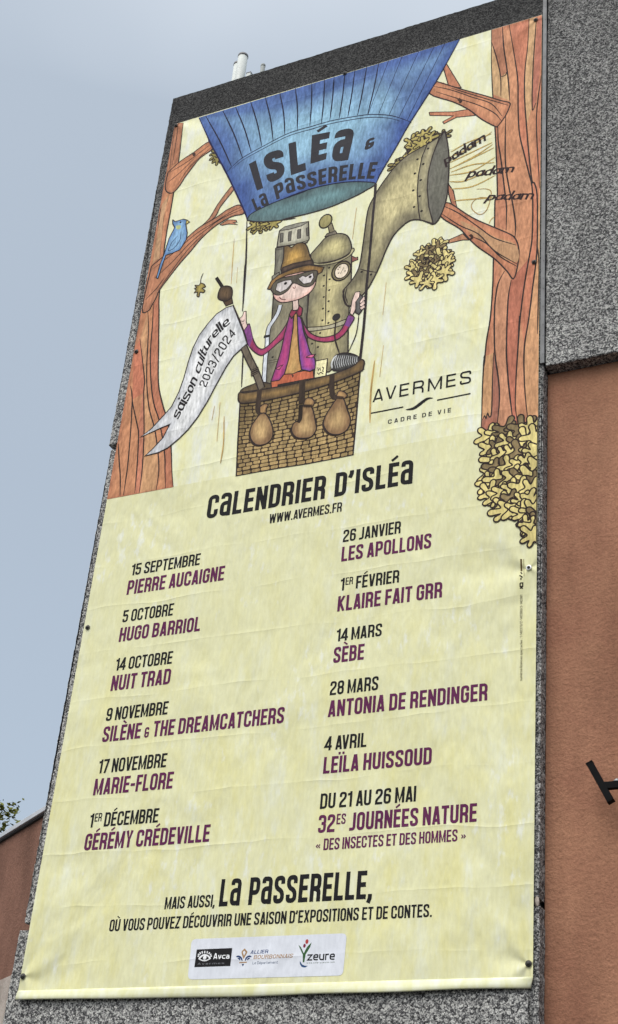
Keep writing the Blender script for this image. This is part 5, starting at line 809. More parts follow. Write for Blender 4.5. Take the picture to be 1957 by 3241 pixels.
["T","logo1","Le D\u00e9partement",[[1.962,0.198],[2.16,0.198],[2.16,0.218],[1.962,0.218]],[70,86,112],"sanss"],
["F","logo2",[[2.307,0.323],[2.329,0.305],[2.354,0.263],[2.377,0.307],[2.408,0.336],[2.4,0.304],[2.37,0.254],[2.364,0.2],[2.353,0.2],[2.348,0.253],[2.321,0.297]],0,[52,88,50],0,0,0],
["O","logo2",[2.355,0.314],0.01,0.014,0,[120,36,62],0],
["O","logo2",[2.371,0.342],0.012,0.017,0,[168,66,60],0],
["F","logo2",[[2.329,0.212],[2.333,0.188],[2.348,0.169],[2.373,0.164],[2.395,0.175],[2.37,0.177],[2.349,0.186]],0,[44,74,116],0,0,0],
["T","logo2","zeure",[[2.384,0.21],[2.593,0.21],[2.593,0.254],[2.384,0.254]],[30,32,36],"sansx"],
["T","logo2","www.ville-yzeure.com",[[2.383,0.19],[2.595,0.19],[2.595,0.202],[2.383,0.202]],[60,80,60],"tinys"]]
BOLTS = [[0.034,6.006],[0.044,3.083],[0.027,0.164],[3.954,5.986],[3.942,8.947],[3.942,3.051],[3.973,0.142],[1.963,8.994],[0.02,8.969]]

# ---------------------------------------------------------------- lettering: a stroke alphabet
def rr(pts, rad, closed=False, seg=5):
    """polyline with rounded corners; a point may carry its own radius"""
    n = len(pts); out = []
    for i, p in enumerate(pts):
        r = p[2] if len(p) > 2 else rad
        q = Vector(p[:2])
        if not closed and i in (0, n - 1) or r <= 0: out.append(tuple(q)); continue
        a = Vector(pts[i - 1][:2]) - q; c = Vector(pts[(i + 1) % n][:2]) - q
        rmax = min(r, a.length * .499, c.length * .499); a.normalize(); c.normalize()
        for k in range(seg + 1):
            s = k / seg; out.append(tuple(q + a * rmax * (1 - s) ** 2 + c * rmax * s ** 2))
    return out
def glyph(ch, W, w, R):
    l, r, b, t, h = w / 2, W - w / 2, w / 2, 1 - w / 2, .5
    S = []; adv = W
    acc = {'\u00c9': ('E', 1), '\u00c8': ('E', -1), '\u00cf': ('I', 2), '\u00d9': ('U', -1), '\u00e9': ('e', 1)}
    if ch in acc:
        base, k = acc[ch]; S, adv = glyph(base, W, w, R); m_ = adv / 2; y0, y1 = (1.09, 1.26) if base != 'e' else (.80, .98)
        if k == 2: S = S + [([(m_ - .12, 1.08), (m_ - .12, 1.23)], 0, .8), ([(m_ + .12, 1.08), (m_ + .12, 1.23)], 0, .8)]
        else: S = S + [([(m_ - .10 * k, y0), (m_ + .13 * k, y1)], 0, .62 if w < .2 else .42)]
        return S, adv
    P = lambda pts, c=0, rad=R, k=1: S.append((rr(pts, rad, bool(c)), c, k))
    D = W * .47
    if ch in 'O0': P([(l, b), (r, b), (r, t), (l, t)], 1)
    elif ch == 'C': P([(r, .64), (r, t), (l, t), (l, b), (r, b), (r, .36)])
    elif ch == 'G': P([(r, .67), (r, t), (l, t), (l, b), (r, b), (r, .53)]); P([(W, .5), (W * .52, .5)])
    elif ch == 'D': P([(l, b, 0), (r, b), (r, t), (l, t, 0)], 1)
    elif ch == 'P': P([(l, 0), (l, 1)]); P([(l, t, 0), (r, t), (r, .44), (l, .44, 0)])
    elif ch == 'R': P([(l, 0), (l, 1)]); P([(l, t, 0), (r, t), (r, .47), (l, .47, 0)]); P([(W * .45, .47), (r - .005, .40), (r, 0)], 0, R * .7)
    elif ch == 'B': P([(l, b, 0), (r, b), (r, .52), (l, .52, 0)], 1); P([(l, .52, 0), (r - .015, .52), (r - .015, t), (l, t, 0)], 1)
    elif ch == 'S': P([(r, .70), (r, t), (l, t), (l, .57), (r, .43), (r, b), (l, b), (l, .30)])
    elif ch == 'U': P([(l, 1), (l, b), (r, b), (r, 1)])
    elif ch == 'J': adv = W * .78; r = adv - w / 2; P([(r, 1), (r, b), (0, b)])
    elif ch == 'I': adv = w; P([(w / 2, 0), (w / 2, 1)])
    elif ch == 'L': adv = W * .84; P([(l, 1), (l, b, 0), (adv, b)])
    elif ch == 'E': adv = W * .87; P([(adv, b), (l, b, 0), (l, t, 0), (adv, t)]); P([(l, .51), (adv * .93, .51)])
    elif ch == 'F': adv = W * .84; P([(l, 0), (l, t, 0), (adv, t)]); P([(l, .49), (adv * .93, .49)])
    elif ch == 'T': adv = W * .92; P([(0, t), (adv, t)]); P([(adv / 2, 0), (adv / 2, t)])
    elif ch == 'H': P([(l, 0), (l, 1)]); P([(r, 0), (r, 1)]); P([(l, .51), (r, .51)])
    elif ch == 'K': P([(l, 0), (l, 1)]); P([(l, .40), (r, 1)]); P([(l + .09, .55), (r, 0)])
    elif ch == 'N': P([(l, 0), (l, 1)]); P([(r, 0), (r, 1)]); P([(l, .96), (r, .04)])
    elif ch == 'M': adv = W * 1.28; r = adv - w / 2; P([(l, 0), (l, 1)]); P([(r, 0), (r, 1)]); P([(l, .97), (adv / 2, .06, 0), (r, .97)])
    elif ch == 'V': P([(l, 1), (W / 2 - w * .12, 0)]); P([(r, 1), (W / 2 + w * .12, 0)])
    elif ch == 'A': P([(l, 0), (W / 2 - w * .12, 1)]); P([(r, 0), (W / 2 + w * .12, 1)]); P([(W * .24, .23), (W * .76, .23)])
    elif ch == 'W':
        adv = W * 1.45; q_ = adv / 4
        P([(l, 1), (q_ + w * .02, 0)]); P([(q_ + w * .1, 0), (2 * q_, .95)]); P([(2 * q_, .95), (3 * q_ - w * .1, 0)]); P([(3 * q_ - w * .02, 0), (adv - l, 1)])
    elif ch == 'X': P([(l, 0), (r, 1)]); P([(l, 1), (r, 0)])
    elif ch == 'Y': P([(l, 1), (W / 2, .40, 0), (r, 1)]); P([(W / 2, .44), (W / 2, 0)])
    elif ch == 'Z': P([(w * .2, t), (r, t, 0), (l, b, 0), (W - w * .2, b)])
    elif ch == '1': adv = W * .62; r = adv - w / 2; P([(r, 0), (r, 1)]); P([(r, .84), (0, .80)])
    elif ch == '2': P([(l, .68), (l, t), (r, t), (r, .62), (l, .28), (l, b, 0), (W, b)])
    elif ch == '3': P([(l, .72), (l, t), (r, t), (r, .52), (W * .4, .52, 0)]); P([(W * .4, .52, 0), (r, .52), (r, b), (l, b), (l, .28)])
    elif ch == '4': P([(r - .05, 0), (r - .05, 1)]); P([(r - .05, .97), (l * .5, .27, 0), (W + .02, .27)])
    elif ch == '5': P([(W * .95, t), (l, t, 0), (l, .50), (l, .54, 0), (r, .60), (r, b), (l, b), (l, .28)])
    elif ch == '6': P([(r, .72), (r, t), (l, t), (l, b), (r, b), (r, .56), (l, .56, 0)])
    elif ch == '9': P([(l, .28), (l, b), (r, b), (r, t), (l, t), (l, .44), (r, .44, 0)])
    elif ch == '7': adv = W * .92; P([(0, t), (adv - w * .4, t, 0), (W * .36, 0)])
    elif ch == '8': P([(l, b), (r, b), (r, .52), (l, .52)], 1); P([(l, .52), (r, .52), (r, t), (l, t)], 1)
    elif ch == '.': adv = w * 1.05; P([(w / 2, 0), (w / 2, w)])
    elif ch == ',': adv = w * 1.05; P([(w / 2, w), (w / 2, .03, 0), (w * .1, -.14)])
    elif ch == ':': adv = w; P([(w / 2, 0), (w / 2, w)]); P([(w / 2, .5), (w / 2, .5 + w)])
    elif ch == '\u2019': adv = w * 1.05; P([(w / 2, 1), (w / 2, .86, 0), (w * .1, .70)])
    elif ch == '-': adv = W * .62; P([(0, .44), (adv, .44)])
    elif ch == '/': adv = W * .75; P([(0, -.05), (adv, 1.05)])
    elif ch == '&': P([(W * .98, .46), (W * .30, .46), (l, .40), (l, b), (r, b), (r, .46)], 0, R * .8); P([(W * .34, .46, 0), (l, .52), (l, t), (r * .92, t), (r * .92, .74)], 0, R * .8)
    elif ch in '\u00ab\u00bb':
        adv = .44; s = 1 if ch == '\u00ab' else -1
        for k in (0, .2):
            xs = [(.16 + k, .52), (.03 + k, .37, 0), (.16 + k, .22)]
            P([((x[0] if s > 0 else adv - x[0]), *x[1:]) for x in xs], 0, 0, .62)
    elif ch == 'a' and R < 9 and UNI[0]: P([(l, .76), (l, t), (r, t), (r, 0)]); P([(r, .56), (l, .56), (l, b), (r, b + .02, 0)], 0, R)
    else:
        X = .66; xt = X - w / 2; W2 = W * .86; r = W2 - w / 2; adv = W2
        if ch == 'a' and SCR[0]: P([(l, b), (r, b), (r, xt), (l, xt)], 1); P([(r, X), (r, b), (r + .17, b + .09)], 0, .12)
        elif ch == 'a': P([(l, xt), (r, xt), (r, 0)], 0, R); P([(r, .36), (l, .36), (l, b), (r, b)], 0, R * .7)
        elif ch == 'c': P([(r, xt * .86), (r, xt), (l, xt), (l, b), (r, b), (r, b * 1.8)])
        elif ch == 'd': P([(l, b), (r, b), (r, xt), (l, xt)], 1); P([(r, 0), (r, 1)])
        elif ch == 'e': P([(l, X * .5), (r, X * .5, 0), (r, xt), (l, xt), (l, b), (r, b), (r, .16)])
        elif ch == 'i': adv = w; P([(l, 0), (l, X)]); P([(l, X + .12), (l, X + .26)])
        elif ch == 'l': adv = w; P([(l, 0), (l, 1)])
        elif ch == 'm': adv = W2 * 1.6; q_ = adv / 2; P([(l, 0), (l, X)]); P([(l, xt, 0), (q_, xt), (q_, 0)]); P([(q_, xt, 0), (adv - l, xt), (adv - l, 0)])
        elif ch == 'n': P([(l, 0), (l, X)]); P([(l, xt, 0), (r, xt), (r, 0)])
        elif ch == 'o': P([(l, b), (r, b), (r, xt), (l, xt)], 1)
        elif ch == 'p': P([(l, -.30), (l, X)]); P([(l, b, 0), (r, b), (r, xt), (l, xt, 0)], 1)
        elif ch == 'r': adv = W2 * .72; P([(l, 0), (l, X)]); P([(l, xt - .06, 0), (adv * .55, xt), (adv, xt)])
        elif ch == 's': P([(r, xt * .84), (r, xt), (l, xt), (l, X * .55), (r, X * .45), (r, b), (l, b), (l, X * .24)])
        elif ch == 't': adv = W2 * .72; P([(w * .9, .88), (w * .9, b), (adv, b)]); P([(0, xt), (adv, xt)])
        elif ch == 'u': P([(l, X), (l, b), (r, b)]); P([(r, 0), (r, X)])
        elif ch == 'v': P([(l, X), (W2 / 2 - w * .1, 0)]); P([(r, X), (W2 / 2 + w * .1, 0)])
        elif ch == 'w': adv = W2 * 1.4; q_ = adv / 4; P([(l, X), (q_, .04, 0), (2 * q_, X), (3 * q_, .04, 0), (adv - l, X)])
        elif ch == 'y': P([(l, X), (W2 / 2, .02)]); P([(r, X), (W2 * .3, -.3)])
        elif ch == 'z': P([(0, xt), (r, xt, 0), (l, b, 0), (W2, b)])
    return S, adv
UNI = [True]; SCR = [False]
# style: glyph width, stroke, gap, corner radius, unicase 'a', word space, x-height unit, slant
STYLE = {'date': (.47, .15, .075, .20, 0, .20, 1, 0), 'name': (.48, .165, .08, .21, 0, .20, 1, 0), 'title': (.47, .168, .09, .20, 1, .30, 1, 0),
         'titlearc': (.47, .18, .10, .20, 1, .26, 1, 0), 'fat': (.56, .24, .1, .24, 1, .2, 1, 0), 'light': (.80, .135, .30, .34, 0, .4, 1, 0), 'lights': (.66, .17, .46, .3, 0, .5, 1, 0),
         'script': (.74, .165, .06, .26, 0, .40, .66, .12), 'scriptq': (.78, .18, .04, .28, 0, .3, .66, .32), 'num': (.62, .15, .16, .28, 0, .3, 1, 0), 'tiny': (.62, .12, .14, .2, 0, .3, 1, 0), 'tinys': (.62, .13, .25, .2, 0, .3, 1, 0),
         'sans': (.66, .15, .08, .26, 0, .3, 1, 0), 'sanscap': (.72, .17, .13, .3, 0, .3, 1, .15), 'sanss': (.66, .13, .12, .26, 0, .3, 1, 0), 'sansx': (.68, .15, .09, .28, 0, .3, .66, 0)}
def layout(text, st):
    W, w, gap, R, uni, sp_, xu, slant = STYLE[st]; UNI[0] = bool(uni)
    strokes = []; x = 0; sup = False; prev = ''; SCR[0] = st.startswith('script')
    for ch in text:
        if prev + ch in ('AV', 'VA', 'AU', 'TA', 'AT', 'VE', 'AI'): x -= W * {'AV': .2, 'VA': .2}.get(prev + ch, .05)
        prev = ch
        if ch == '^': sup = not sup; continue
        if ch == ' ': x += sp_; continue
        S, adv = glyph(ch, W, w, R); k = .60 if sup else 1.0
        if ch == '&' and st == 'name': k = .66
        for st_ in S:
            pts, c, kw = st_ if len(st_) == 3 else (*st_, 1)
            strokes.append(([(x + (p[0] * k + slant * p[1] * k), (p[1] * k + (.40 if sup else 0)) / xu) for p in pts], c, w * k * kw * (.86 if sup else 1), xu, (.40 / xu if sup else 0, ((.40 if sup else 0) + k) / xu) if ch in 'NMAVWKXZ' else None))
        x += adv * k + gap * (k if sup else 1)
    return strokes, max(x - gap, .01)
def ribbon(pts, w, closed, wy=1.0, taper=False, nib=False):
    """quads of a stroke of width w round a polyline; mitred joints"""
    P_ = [Vector(p) for p in pts]
    Q = [P_[0]]
    for p in P_[1:]:
        if (p - Q[-1]).length > 1e-5: Q.append(p)
    if closed and (Q[0] - Q[-1]).length < 1e-5: Q.pop()
    n = len(Q)
    if n < 2: return []
    L_, R_ = [], []
    for i in range(n):
        a = Q[i] - Q[i - 1] if (closed or i > 0) else None
        c = Q[(i + 1) % n] - Q[i] if (closed or i < n - 1) else None
        a = a.normalized() if a is not None else c.normalized(); c = c.normalized() if c is not None else a
        nn = Vector((-a.y - c.y, a.x + c.x))
        if nn.length < 1e-4: nn = Vector((-a.y, a.x))
        nn.normalize(); k = 1 / max(.45, nn.dot(Vector((-a.y, a.x))))
        ww = w / 2
        if taper and not closed:
            f = i / (n - 1); ww *= min(1, .45 + 3.2 * min(f, 1 - f))
        if nib: ww *= .50 + .72 * abs(nn.x * math.cos(.35) + nn.y * math.sin(.35))
        d = nn * ww * k; L_.append(Q[i] + d); R_.append(Q[i] - d)
    return [(L_[i], L_[(i + 1) % n], R_[(i + 1) % n], R_[i]) for i in range(n if closed else n - 1)]
def spline(pts, n=5, closed=False):
    P_ = [Vector(p) for p in pts]; m_ = len(P_)
    if m_ < 3: return P_
    out = []
    for i in range(m_ if closed else m_ - 1):
        p1, p2 = P_[i], P_[(i + 1) % m_]
        p0 = P_[i - 1] if (closed or i > 0) else p1 * 2 - p2
        p3 = P_[(i + 2) % m_] if (closed or i < m_ - 2) else p2 * 2 - p1
        for k in range(n):
            s = k / n; out.append(.5 * ((2 * p1) + (p2 - p0) * s + (2 * p0 - 5 * p1 + 4 * p2 - p3) * s * s + (3 * p1 - p0 - 3 * p2 + p3) * s ** 3))
    if not closed: out.append(P_[-1])
    return out
def clampv(p): return Vector((min(max(p.x, .0006), 3.9994), min(max(p.y, .02), 8.997)))
def area(f): return .5 * sum(f[i - 1].x * f[i].y - f[i].x * f[i - 1].y for i in range(len(f)))
def union(faces):
    """flat union of polygons -> verts, tris (no overlapping faces)"""
    vs, fs, tri = [], [], []
    for f in faces:
        f = [clampv(Vector(p)) for p in f]
        for k in range(1, len(f) - 1):
            g_ = [f[0], f[k], f[k + 1]]; ar = area(g_)
            if abs(ar) < 2e-8: continue
            if ar < 0: g_.reverse()
            i = len(vs); vs += g_; fs.append([i, i + 1, i + 2]); tri.append(g_)
    r = geometry.delaunay_2d_cdt(vs, [], fs, 0, 1e-6)
    V = r[0]; keep = []
    for f, o in zip(r[2], r[5]):
        if not o: continue
        c = (V[f[0]] + V[f[1]] + V[f[2]]) / 3
        for k in o:
            a, b, d = tri[k]
            if (b - a).cross(c - a) >= -1e-9 and (d - b).cross(c - b) >= -1e-9 and (a - d).cross(c - d) >= -1e-9: keep.append(f); break
    return V, keep
def seg_dist(p, poly):
    best = 1e9
    for i in range(len(poly)):
        a = poly[i - 1]; d = poly[i] - a; q_ = p - a
        t_ = max(0, min(1, q_.dot(d) / max(d.length_squared, 1e-12))); best = min(best, (q_ - d * t_).length_squared)
    return math.sqrt(best)
def inside(p, poly):
    c = False; n = len(poly); j = n - 1
    for i in range(n):
        if (poly[i].y > p.y) != (poly[j].y > p.y) and p.x < (poly[j].x - poly[i].x) * (p.y - poly[i].y) / (poly[j].y - poly[i].y) + poly[i].x: c = not c
        j = i
    return c
def inkc(c): return tuple(v * PRINT_GAIN for v in lin(c))
def warp(quad):
    a, b, c, d = [Vector(p) for p in quad]
    return lambda u, v: (a * (1 - u) + b * u) * (1 - v) + (d * (1 - u) + c * u) * v

LEVELS = []        # (bbox, level) of everything printed so far
def level(V):
    x0 = min(p.x for p in V); x1 = max(p.x for p in V); z0 = min(p.y for p in V); z1 = max(p.y for p in V); m_ = 0
    for (a, b, c, d), k in LEVELS:
        if a < x1 and b > x0 and c < z1 and d > z0 and k >= m_: m_ = k + 1
    LEVELS.append(((x0, x1, z0, z1), m_)); return m_
PARTS = {}
def emit(part, V, tris, cols):
    if not tris: return
    p = PARTS.setdefault(part, ([], [], []))
    y = -.0016 - 5e-5 * level(V); i = len(p[0])
    p[0].extend((v.x, y, v.y + 4.0) for v in V); p[1].extend([tuple(i + k for k in f) for f in tris]); p[2].extend(cols)
def line_rec(part, pts, sm, w, col):
    P_ = spline(pts, 4) if sm in (1, 2) and len(pts) > 2 else [Vector(p) for p in pts]
    V, Fs = union(ribbon(P_, w, False, taper=(sm == 1 and w < .024)))
    emit(part, V, Fs, [inkc(col)] * len(V))
def fill_rec(part, pts, sm, col, ec, ew, grad=0):
    poly = spline(pts, 3, True) if sm else [Vector(p) for p in pts]
    poly = [clampv(p) for p in poly]
    if area(poly) < 0: poly = poly[::-1]
    vs = list(poly); n = len(vs)
    if ec:
        x0 = min(p.x for p in vs); x1 = max(p.x for p in vs); z0 = min(p.y for p in vs); z1 = max(p.y for p in vs)
        h = max(ew * .38, .012, math.sqrt((x1 - x0) * (z1 - z0) / 3500)); rnd = random.Random(n)
        a = x0
        while a < x1:
            z = z0
            while z < z1:
                p = Vector((a + rnd.uniform(-.25, .25) * h, z + rnd.uniform(-.25, .25) * h))
                if inside(p, poly) and seg_dist(p, poly) > h * .35: vs.append(p)
                z += h
            a += h
    r = geometry.delaunay_2d_cdt(vs, [], [list(range(n))], 0, 1e-6)
    V = r[0]; Fs = [f for f, o in zip(r[2], r[5]) if o and inside(sum((V[k] for k in f), Vector((0, 0))) / len(f), poly)]
    if ec:
        A_, B_ = inkc(ec), inkc(col); cols = []
        for p in V:
            d = seg_dist(p, poly) / ew + .35 * noise.noise((p.x * 5, p.y * 5, 0)); s = max(0, min(1, d)); s = s * s * (3 - 2 * s)
            cols.append(tuple(x * (1 - s) + y * s for x, y in zip(A_, B_)))
    else: cols = [inkc(col)] * len(V)
    emit(part, V, Fs, cols)
def text_rec(part, text, mapf, col, st, scale_w):
    strokes, total = layout(text, st); faces = []
    for pts, c, w, xu, lim in strokes:
        for q_ in ribbon([(p[0], p[1] * xu) for p in pts], w, c, nib=st.startswith('script')):
            faces.append([mapf(p.x / total, p.y / xu if not lim else min(max(p.y / xu, lim[0]), lim[1])) for p in q_])
    V, Fs = union(faces); emit(part, V, Fs, [inkc(col)] * len(V))
def arc_fn(bot, top):
    def par(P_):
        S_ = spline(P_, 8); L_ = [0]
        for a, b in zip(S_, S_[1:]): L_.append(L_[-1] + (b - a).length)
        def f(u):
            s = u * L_[-1]
            i = 0
            while i < len(L_) - 2 and L_[i + 1] < s: i += 1
            k = (s - L_[i]) / max(L_[i + 1] - L_[i], 1e-9); return S_[i] * (1 - k) + S_[i + 1] * k
        return f
    b_, t_ = par(bot), par(top)
    return lambda u, v: b_(u) * (1 - v) + t_(u) * v
for rec in ART:
    k, part = rec[0], rec[1]
    if k == 'F': fill_rec(part, rec[2], rec[3], rec[4], rec[5], rec[6])
    elif k == 'L': line_rec(part, rec[2], rec[3], rec[4], rec[5])
    elif k == 'T': text_rec(part, rec[2], warp(rec[3]), rec[4], rec[5], 1)
    elif k == 'A': text_rec(part, rec[2], arc_fn(rec[3], rec[4]), rec[5], rec[6], 1)
    elif k == 'O':
        c = Vector(rec[2]); ring = [c + Vector((rec[3] * math.cos(a * math.pi / 8), rec[4] * math.sin(a * math.pi / 8))) for a in range(16)]
        if len(rec) > 7 and rec[7]:
            big = [c + (p - c) * (1 + rec[7] / rec[3]) for p in ring]; emit(part, big, [tuple(range(16))], [inkc((36, 29, 30))] * 16)
        emit(part, ring, [tuple(range(16))], [inkc(rec[6])] * 16)
    elif k == 'V':                                        # a lobed oak leaf
        _, _, c, r, ang, n, col, lw, dark, seed = rec; rnd = random.Random(seed * 7 + 1); c = Vector(c); pts = []
        for i in range(n):
            a = ang + 2 * math.pi * i / n + rnd.uniform(-.2, .2); ro = r * rnd.uniform(.8, 1.15); ri = r * rnd.uniform(.36, .52); da = math.pi / n
            for aa, rad in ((a - da * .42, ro * .86), (a, ro), (a + da * .42, ro * .86), (a + da, ri)):
                pts.append(c + Vector((math.cos(aa), math.sin(aa))) * rad)
        pts = [clampv(p) for p in pts]
        fill_rec(part, pts, 1, col, tuple(int(v * (.7 if dark else .93)) for v in col), r * .6)
        line_rec(part, [tuple(p) for p in pts] + [tuple(pts[0])], 2, lw, (44, 34, 32))
    elif k == 'B':                                        # courses of wicker bricks between two curves
        _, _, top_, bot_, rows, col = rec; tf = arc_fn(bot_, top_); rnd = random.Random(3); V, Fs, Cc = [], [], []
        for j in range(rows):
            v0 = (j + .10) / rows; v1 = (j + .88) / rows; u = -rnd.uniform(0, .08)
            while u < 1:
                du = rnd.uniform(.06, .085); a, b = max(u + .005, .006), min(u + du - .004, .994); u += du
                if b - a < .012: continue
                dv = rnd.uniform(-.08, .08) / rows; i = len(V); e_ = .12 * (b - a)
                pts = [tf(a + e_, v0 + dv), tf(b - e_, v0 + dv), tf(b, v0 + dv + .2 / rows), tf(b, v1 + dv - .2 / rows), tf(b - e_, v1 + dv), tf(a + e_, v1 + dv), tf(a, v1 + dv - .2 / rows), tf(a, v0 + dv + .2 / rows)]
                s = rnd.uniform(.72, 1.12) * (1 - .45 * (j / rows) ** 2); s *= .72 + .28 * min(1, 6 * min(a, 1 - a))
                V += [clampv(p) for p in pts]; Fs.append(tuple(range(i, i + 8))); Cc += [tuple(x * s for x in inkc(col))] * 8
        emit(part, V, Fs, Cc)

# ---------------------------------------------------------------- banner: sheet, hem, fixings, print
banner = empty('banner', (2.0, 0.0, 4.0))
tag(banner, 'huge pale yellow printed vinyl banner with balloon drawing and list of show dates', 'banner')
bm = bmesh.new()
box(bm, 0, 4.0, 0, .0025, 4.06, 13.0)
mesh_from('sheet', bm, M_vinyl, banner)
bm = bmesh.new()                                          # rolled hem along the foot, sagging between the corners
prof = [(.0025, .062), (-.003, .060), (-.007, .045), (-.010, .02), (-.009, .0), (-.002, -.008), (.008, -.004), (.012, .012), (.008, .05)]
rings = []
for i in range(41):
    f = i / 40; x = 4.0 * f; sag = -.010 * math.sin(math.pi * f) + .004 * math.sin(f * 23) * f
    if f > .97: x -= 0; 
    rings.append([bm.verts.new((x - (.016 if i == 40 and q_[1] < .03 else 0), q_[0] - .010 * math.sin(f * 9 + 1) * (1 - q_[1] / .062), 4.0 + q_[1] + sag * (1 - q_[1] / .062))) for q_ in prof])
for a, b in zip(rings, rings[1:]):
    for i in range(len(prof)): bm.faces.new((a[i], a[(i + 1) % len(prof)], b[(i + 1) % len(prof)], b[i]))
bm.faces.new(rings[0]); bm.faces.new(rings[-1][::-1]); bmesh.ops.recalc_face_normals(bm, faces=bm.faces)
mesh_from('hem', bm, M_hem, banner, True)
def print_mesh(key, name, parent, flat=False, label=None):
    if key not in PARTS: return None
    V, Fs, Cc = PARTS.pop(key); me = bpy.data.meshes.new(name); me.from_pydata(V, [], Fs)
    at = me.attributes.new('ink', 'FLOAT_COLOR', 'POINT'); at.data.foreach_set('color', [c for col in Cc for c in (*col, 1.0)])
    me.update()
    fl_ = [p.normal.y > 0 for p in me.polygons]
    if any(fl_):
        b_ = bmesh.new(); b_.from_mesh(me); b_.faces.ensure_lookup_table(); bmesh.ops.reverse_faces(b_, faces=[f for f, s in zip(b_.faces, fl_) if s]); b_.to_mesh(me); b_.free()
    o = bpy.data.objects.new(name, me); COL.objects.link(o); me.materials.append(M_type if flat else M_ink); o.parent = parent
    o.matrix_parent_inverse = Matrix.Translation((-2.0, 0, -4.0)) if parent is banner else Matrix.Identity(4)
    if label: o['label'] = label
    return o
for args in (('tree_left', 'printed_tree', 'drawn tree with a bird on its limb'), ('tree_right', 'printed_tree', 'drawn tree trunk along the right edge'), ('sound_lines', 'printed_sound_waves', None),
             ('leaves_balloon', 'printed_leaves', None), ('leaves_horn', 'printed_leaves', 'drawn leaves above the horn'), ('leaves_under', 'printed_leaves', 'drawn leaves under the balloon'),
             *[('brown_strokes%d' % i, 'printed_pencil_stroke', None) for i in range(9)]):
    print_mesh(args[0], args[1], banner, label=args[2])
balloon = print_mesh('balloon', 'printed_balloon', banner); print_mesh('balloon_mouth', 'balloon_mouth', balloon); print_mesh('balloon_lettering', 'balloon_lettering', balloon, True)
print_mesh('boiler', 'printed_boiler', banner); print_mesh('horn', 'printed_horn', banner)
for i in range(3): print_mesh('padam%d' % i, 'sound_lettering', banner, True)
basket = print_mesh('basket', 'printed_basket', banner); [print_mesh('ropes%d' % i, 'printed_rope', basket) for i in range(3)]
for i in range(3): print_mesh('sandbag%d' % i, 'printed_sandbag', basket)
print_mesh('figure', 'printed_person', banner, label='drawn person in hat, goggles and magenta jacket')
flag = print_mesh('flag', 'printed_flag', banner); print_mesh('flag_lettering', 'flag_lettering', flag, True)
print_mesh('bird', 'printed_bird', banner); print_mesh('falling_leaf', 'printed_leaf', banner)
print_mesh('leaf_cluster', 'printed_leaves', banner, label='drawn leaf cluster on a twig'); print_mesh('corner_leaves', 'printed_leaves', banner, label='drawn leaf cluster under the trunk')
print_mesh('town_logo', 'town_logo', banner, True); print_mesh('title', 'title_lettering', banner, True); print_mesh('web', 'web_address', banner, True)
for i in range(12):
    d_ = print_mesh('ev%d_n' % i, 'event_name', banner, True); print_mesh('ev%d_d' % i, 'event_date', d_, True); print_mesh('ev%d_s' % i, 'event_subtitle', d_, True)
print_mesh('closing', 'closing_lettering', banner, True); print_mesh('licence', 'licence_lettering', banner, True); print_mesh('marks', 'printer_mark', banner, True)
lpn = print_mesh('logo_panel', 'logo_panel', banner, True)
for i in range(3): print_mesh('logo%d' % i, 'printed_logo', lpn, True)
for i, (bx, bz) in enumerate(BOLTS):
    bm = bmesh.new(); big = i == 5
    lathe(bm, [(.022, -.008), (.022, -.011), (.019, -.0135)], 18, (bx, 0, bz + 4.0), 'Y')
    o = mesh_from('eyelet_washer', bm, M_washer if big else M_bolt, banner, True)
    bm = bmesh.new(); lathe(bm, [(.013, -.013), (.013, -.017), (.010, -.021), (.004, -.024), (.001, -.0242)], 14, (bx, 0, bz + 4.0), 'Y')
    o2 = bpy.data.objects.new('bolt_head', bpy.data.meshes.new('bolt_head')); bm.to_mesh(o2.data); bm.free(); COL.objects.link(o2)
    for p_ in o2.data.polygons: p_.use_smooth = True
    o2.data.materials.append(M_bolt); o2.parent = o

# ---------------------------------------------------------------- ground
bm = bmesh.new(); bmesh.ops.create_grid(bm, x_segments=2, y_segments=2, size=1500)
tag(mesh_from('ground', bm, M_asphalt), kind='structure')

# ---------------------------------------------------------------- clad pylon carrying the banner
def slab(name, x0, x1, y0, y1, z0, z1, m_, parent, rough=.004, seed=1, step=.03):
    """panel whose outline is pebbly: rounded arris, jittered stone by stone"""
    bm = bmesh.new(); rnd = random.Random(seed); c = .010
    per = []
    def run(a, b):
        n = max(2, int((Vector(b) - Vector(a)).length / step))
        for i in range(n): per.append(Vector(a).lerp(Vector(b), i / n))
    run((x0, z0), (x1, z0)); run((x1, z0), (x1, z1)); run((x1, z1), (x0, z1)); run((x0, z1), (x0, z0))
    mid = Vector(((x0 + x1) / 2, (z0 + z1) / 2)); R3 = []
    jit = [Vector((rnd.uniform(-rough, rough), rnd.uniform(-rough, rough))) for _ in per]
    for inset, y in ((c, y0), (c * .3, y0 + c * .3), (0, y0 + c), (0, y1)):
        ring = []
        for p, j in zip(per, jit):
            ix = inset if p.x <= x0 + 1e-6 else (-inset if p.x >= x1 - 1e-6 else 0); iz = inset if p.y <= z0 + 1e-6 else (-inset if p.y >= z1 - 1e-6 else 0)
            ring.append(bm.verts.new((p.x + ix + j.x, y, p.y + iz + j.y)))
        R3.append(ring)
    n = len(per)
    for a, b in zip(R3, R3[1:]):
        for i in range(n): bm.faces.new((a[i], a[(i + 1) % n], b[(i + 1) % n], b[i]))
    bm.faces.new(R3[0]); bm.faces.new(R3[-1][::-1]); bmesh.ops.triangulate(bm, faces=[f for f in bm.faces if len(f.verts) > 4])
    bmesh.ops.recalc_face_normals(bm, faces=bm.faces)
    return mesh_from(name, bm, m_, parent)
pylon = empty('clad_wall', (2.0, .1, 0))
tag(pylon, 'tall speckled grey aggregate panel wall behind the banner', 'wall')
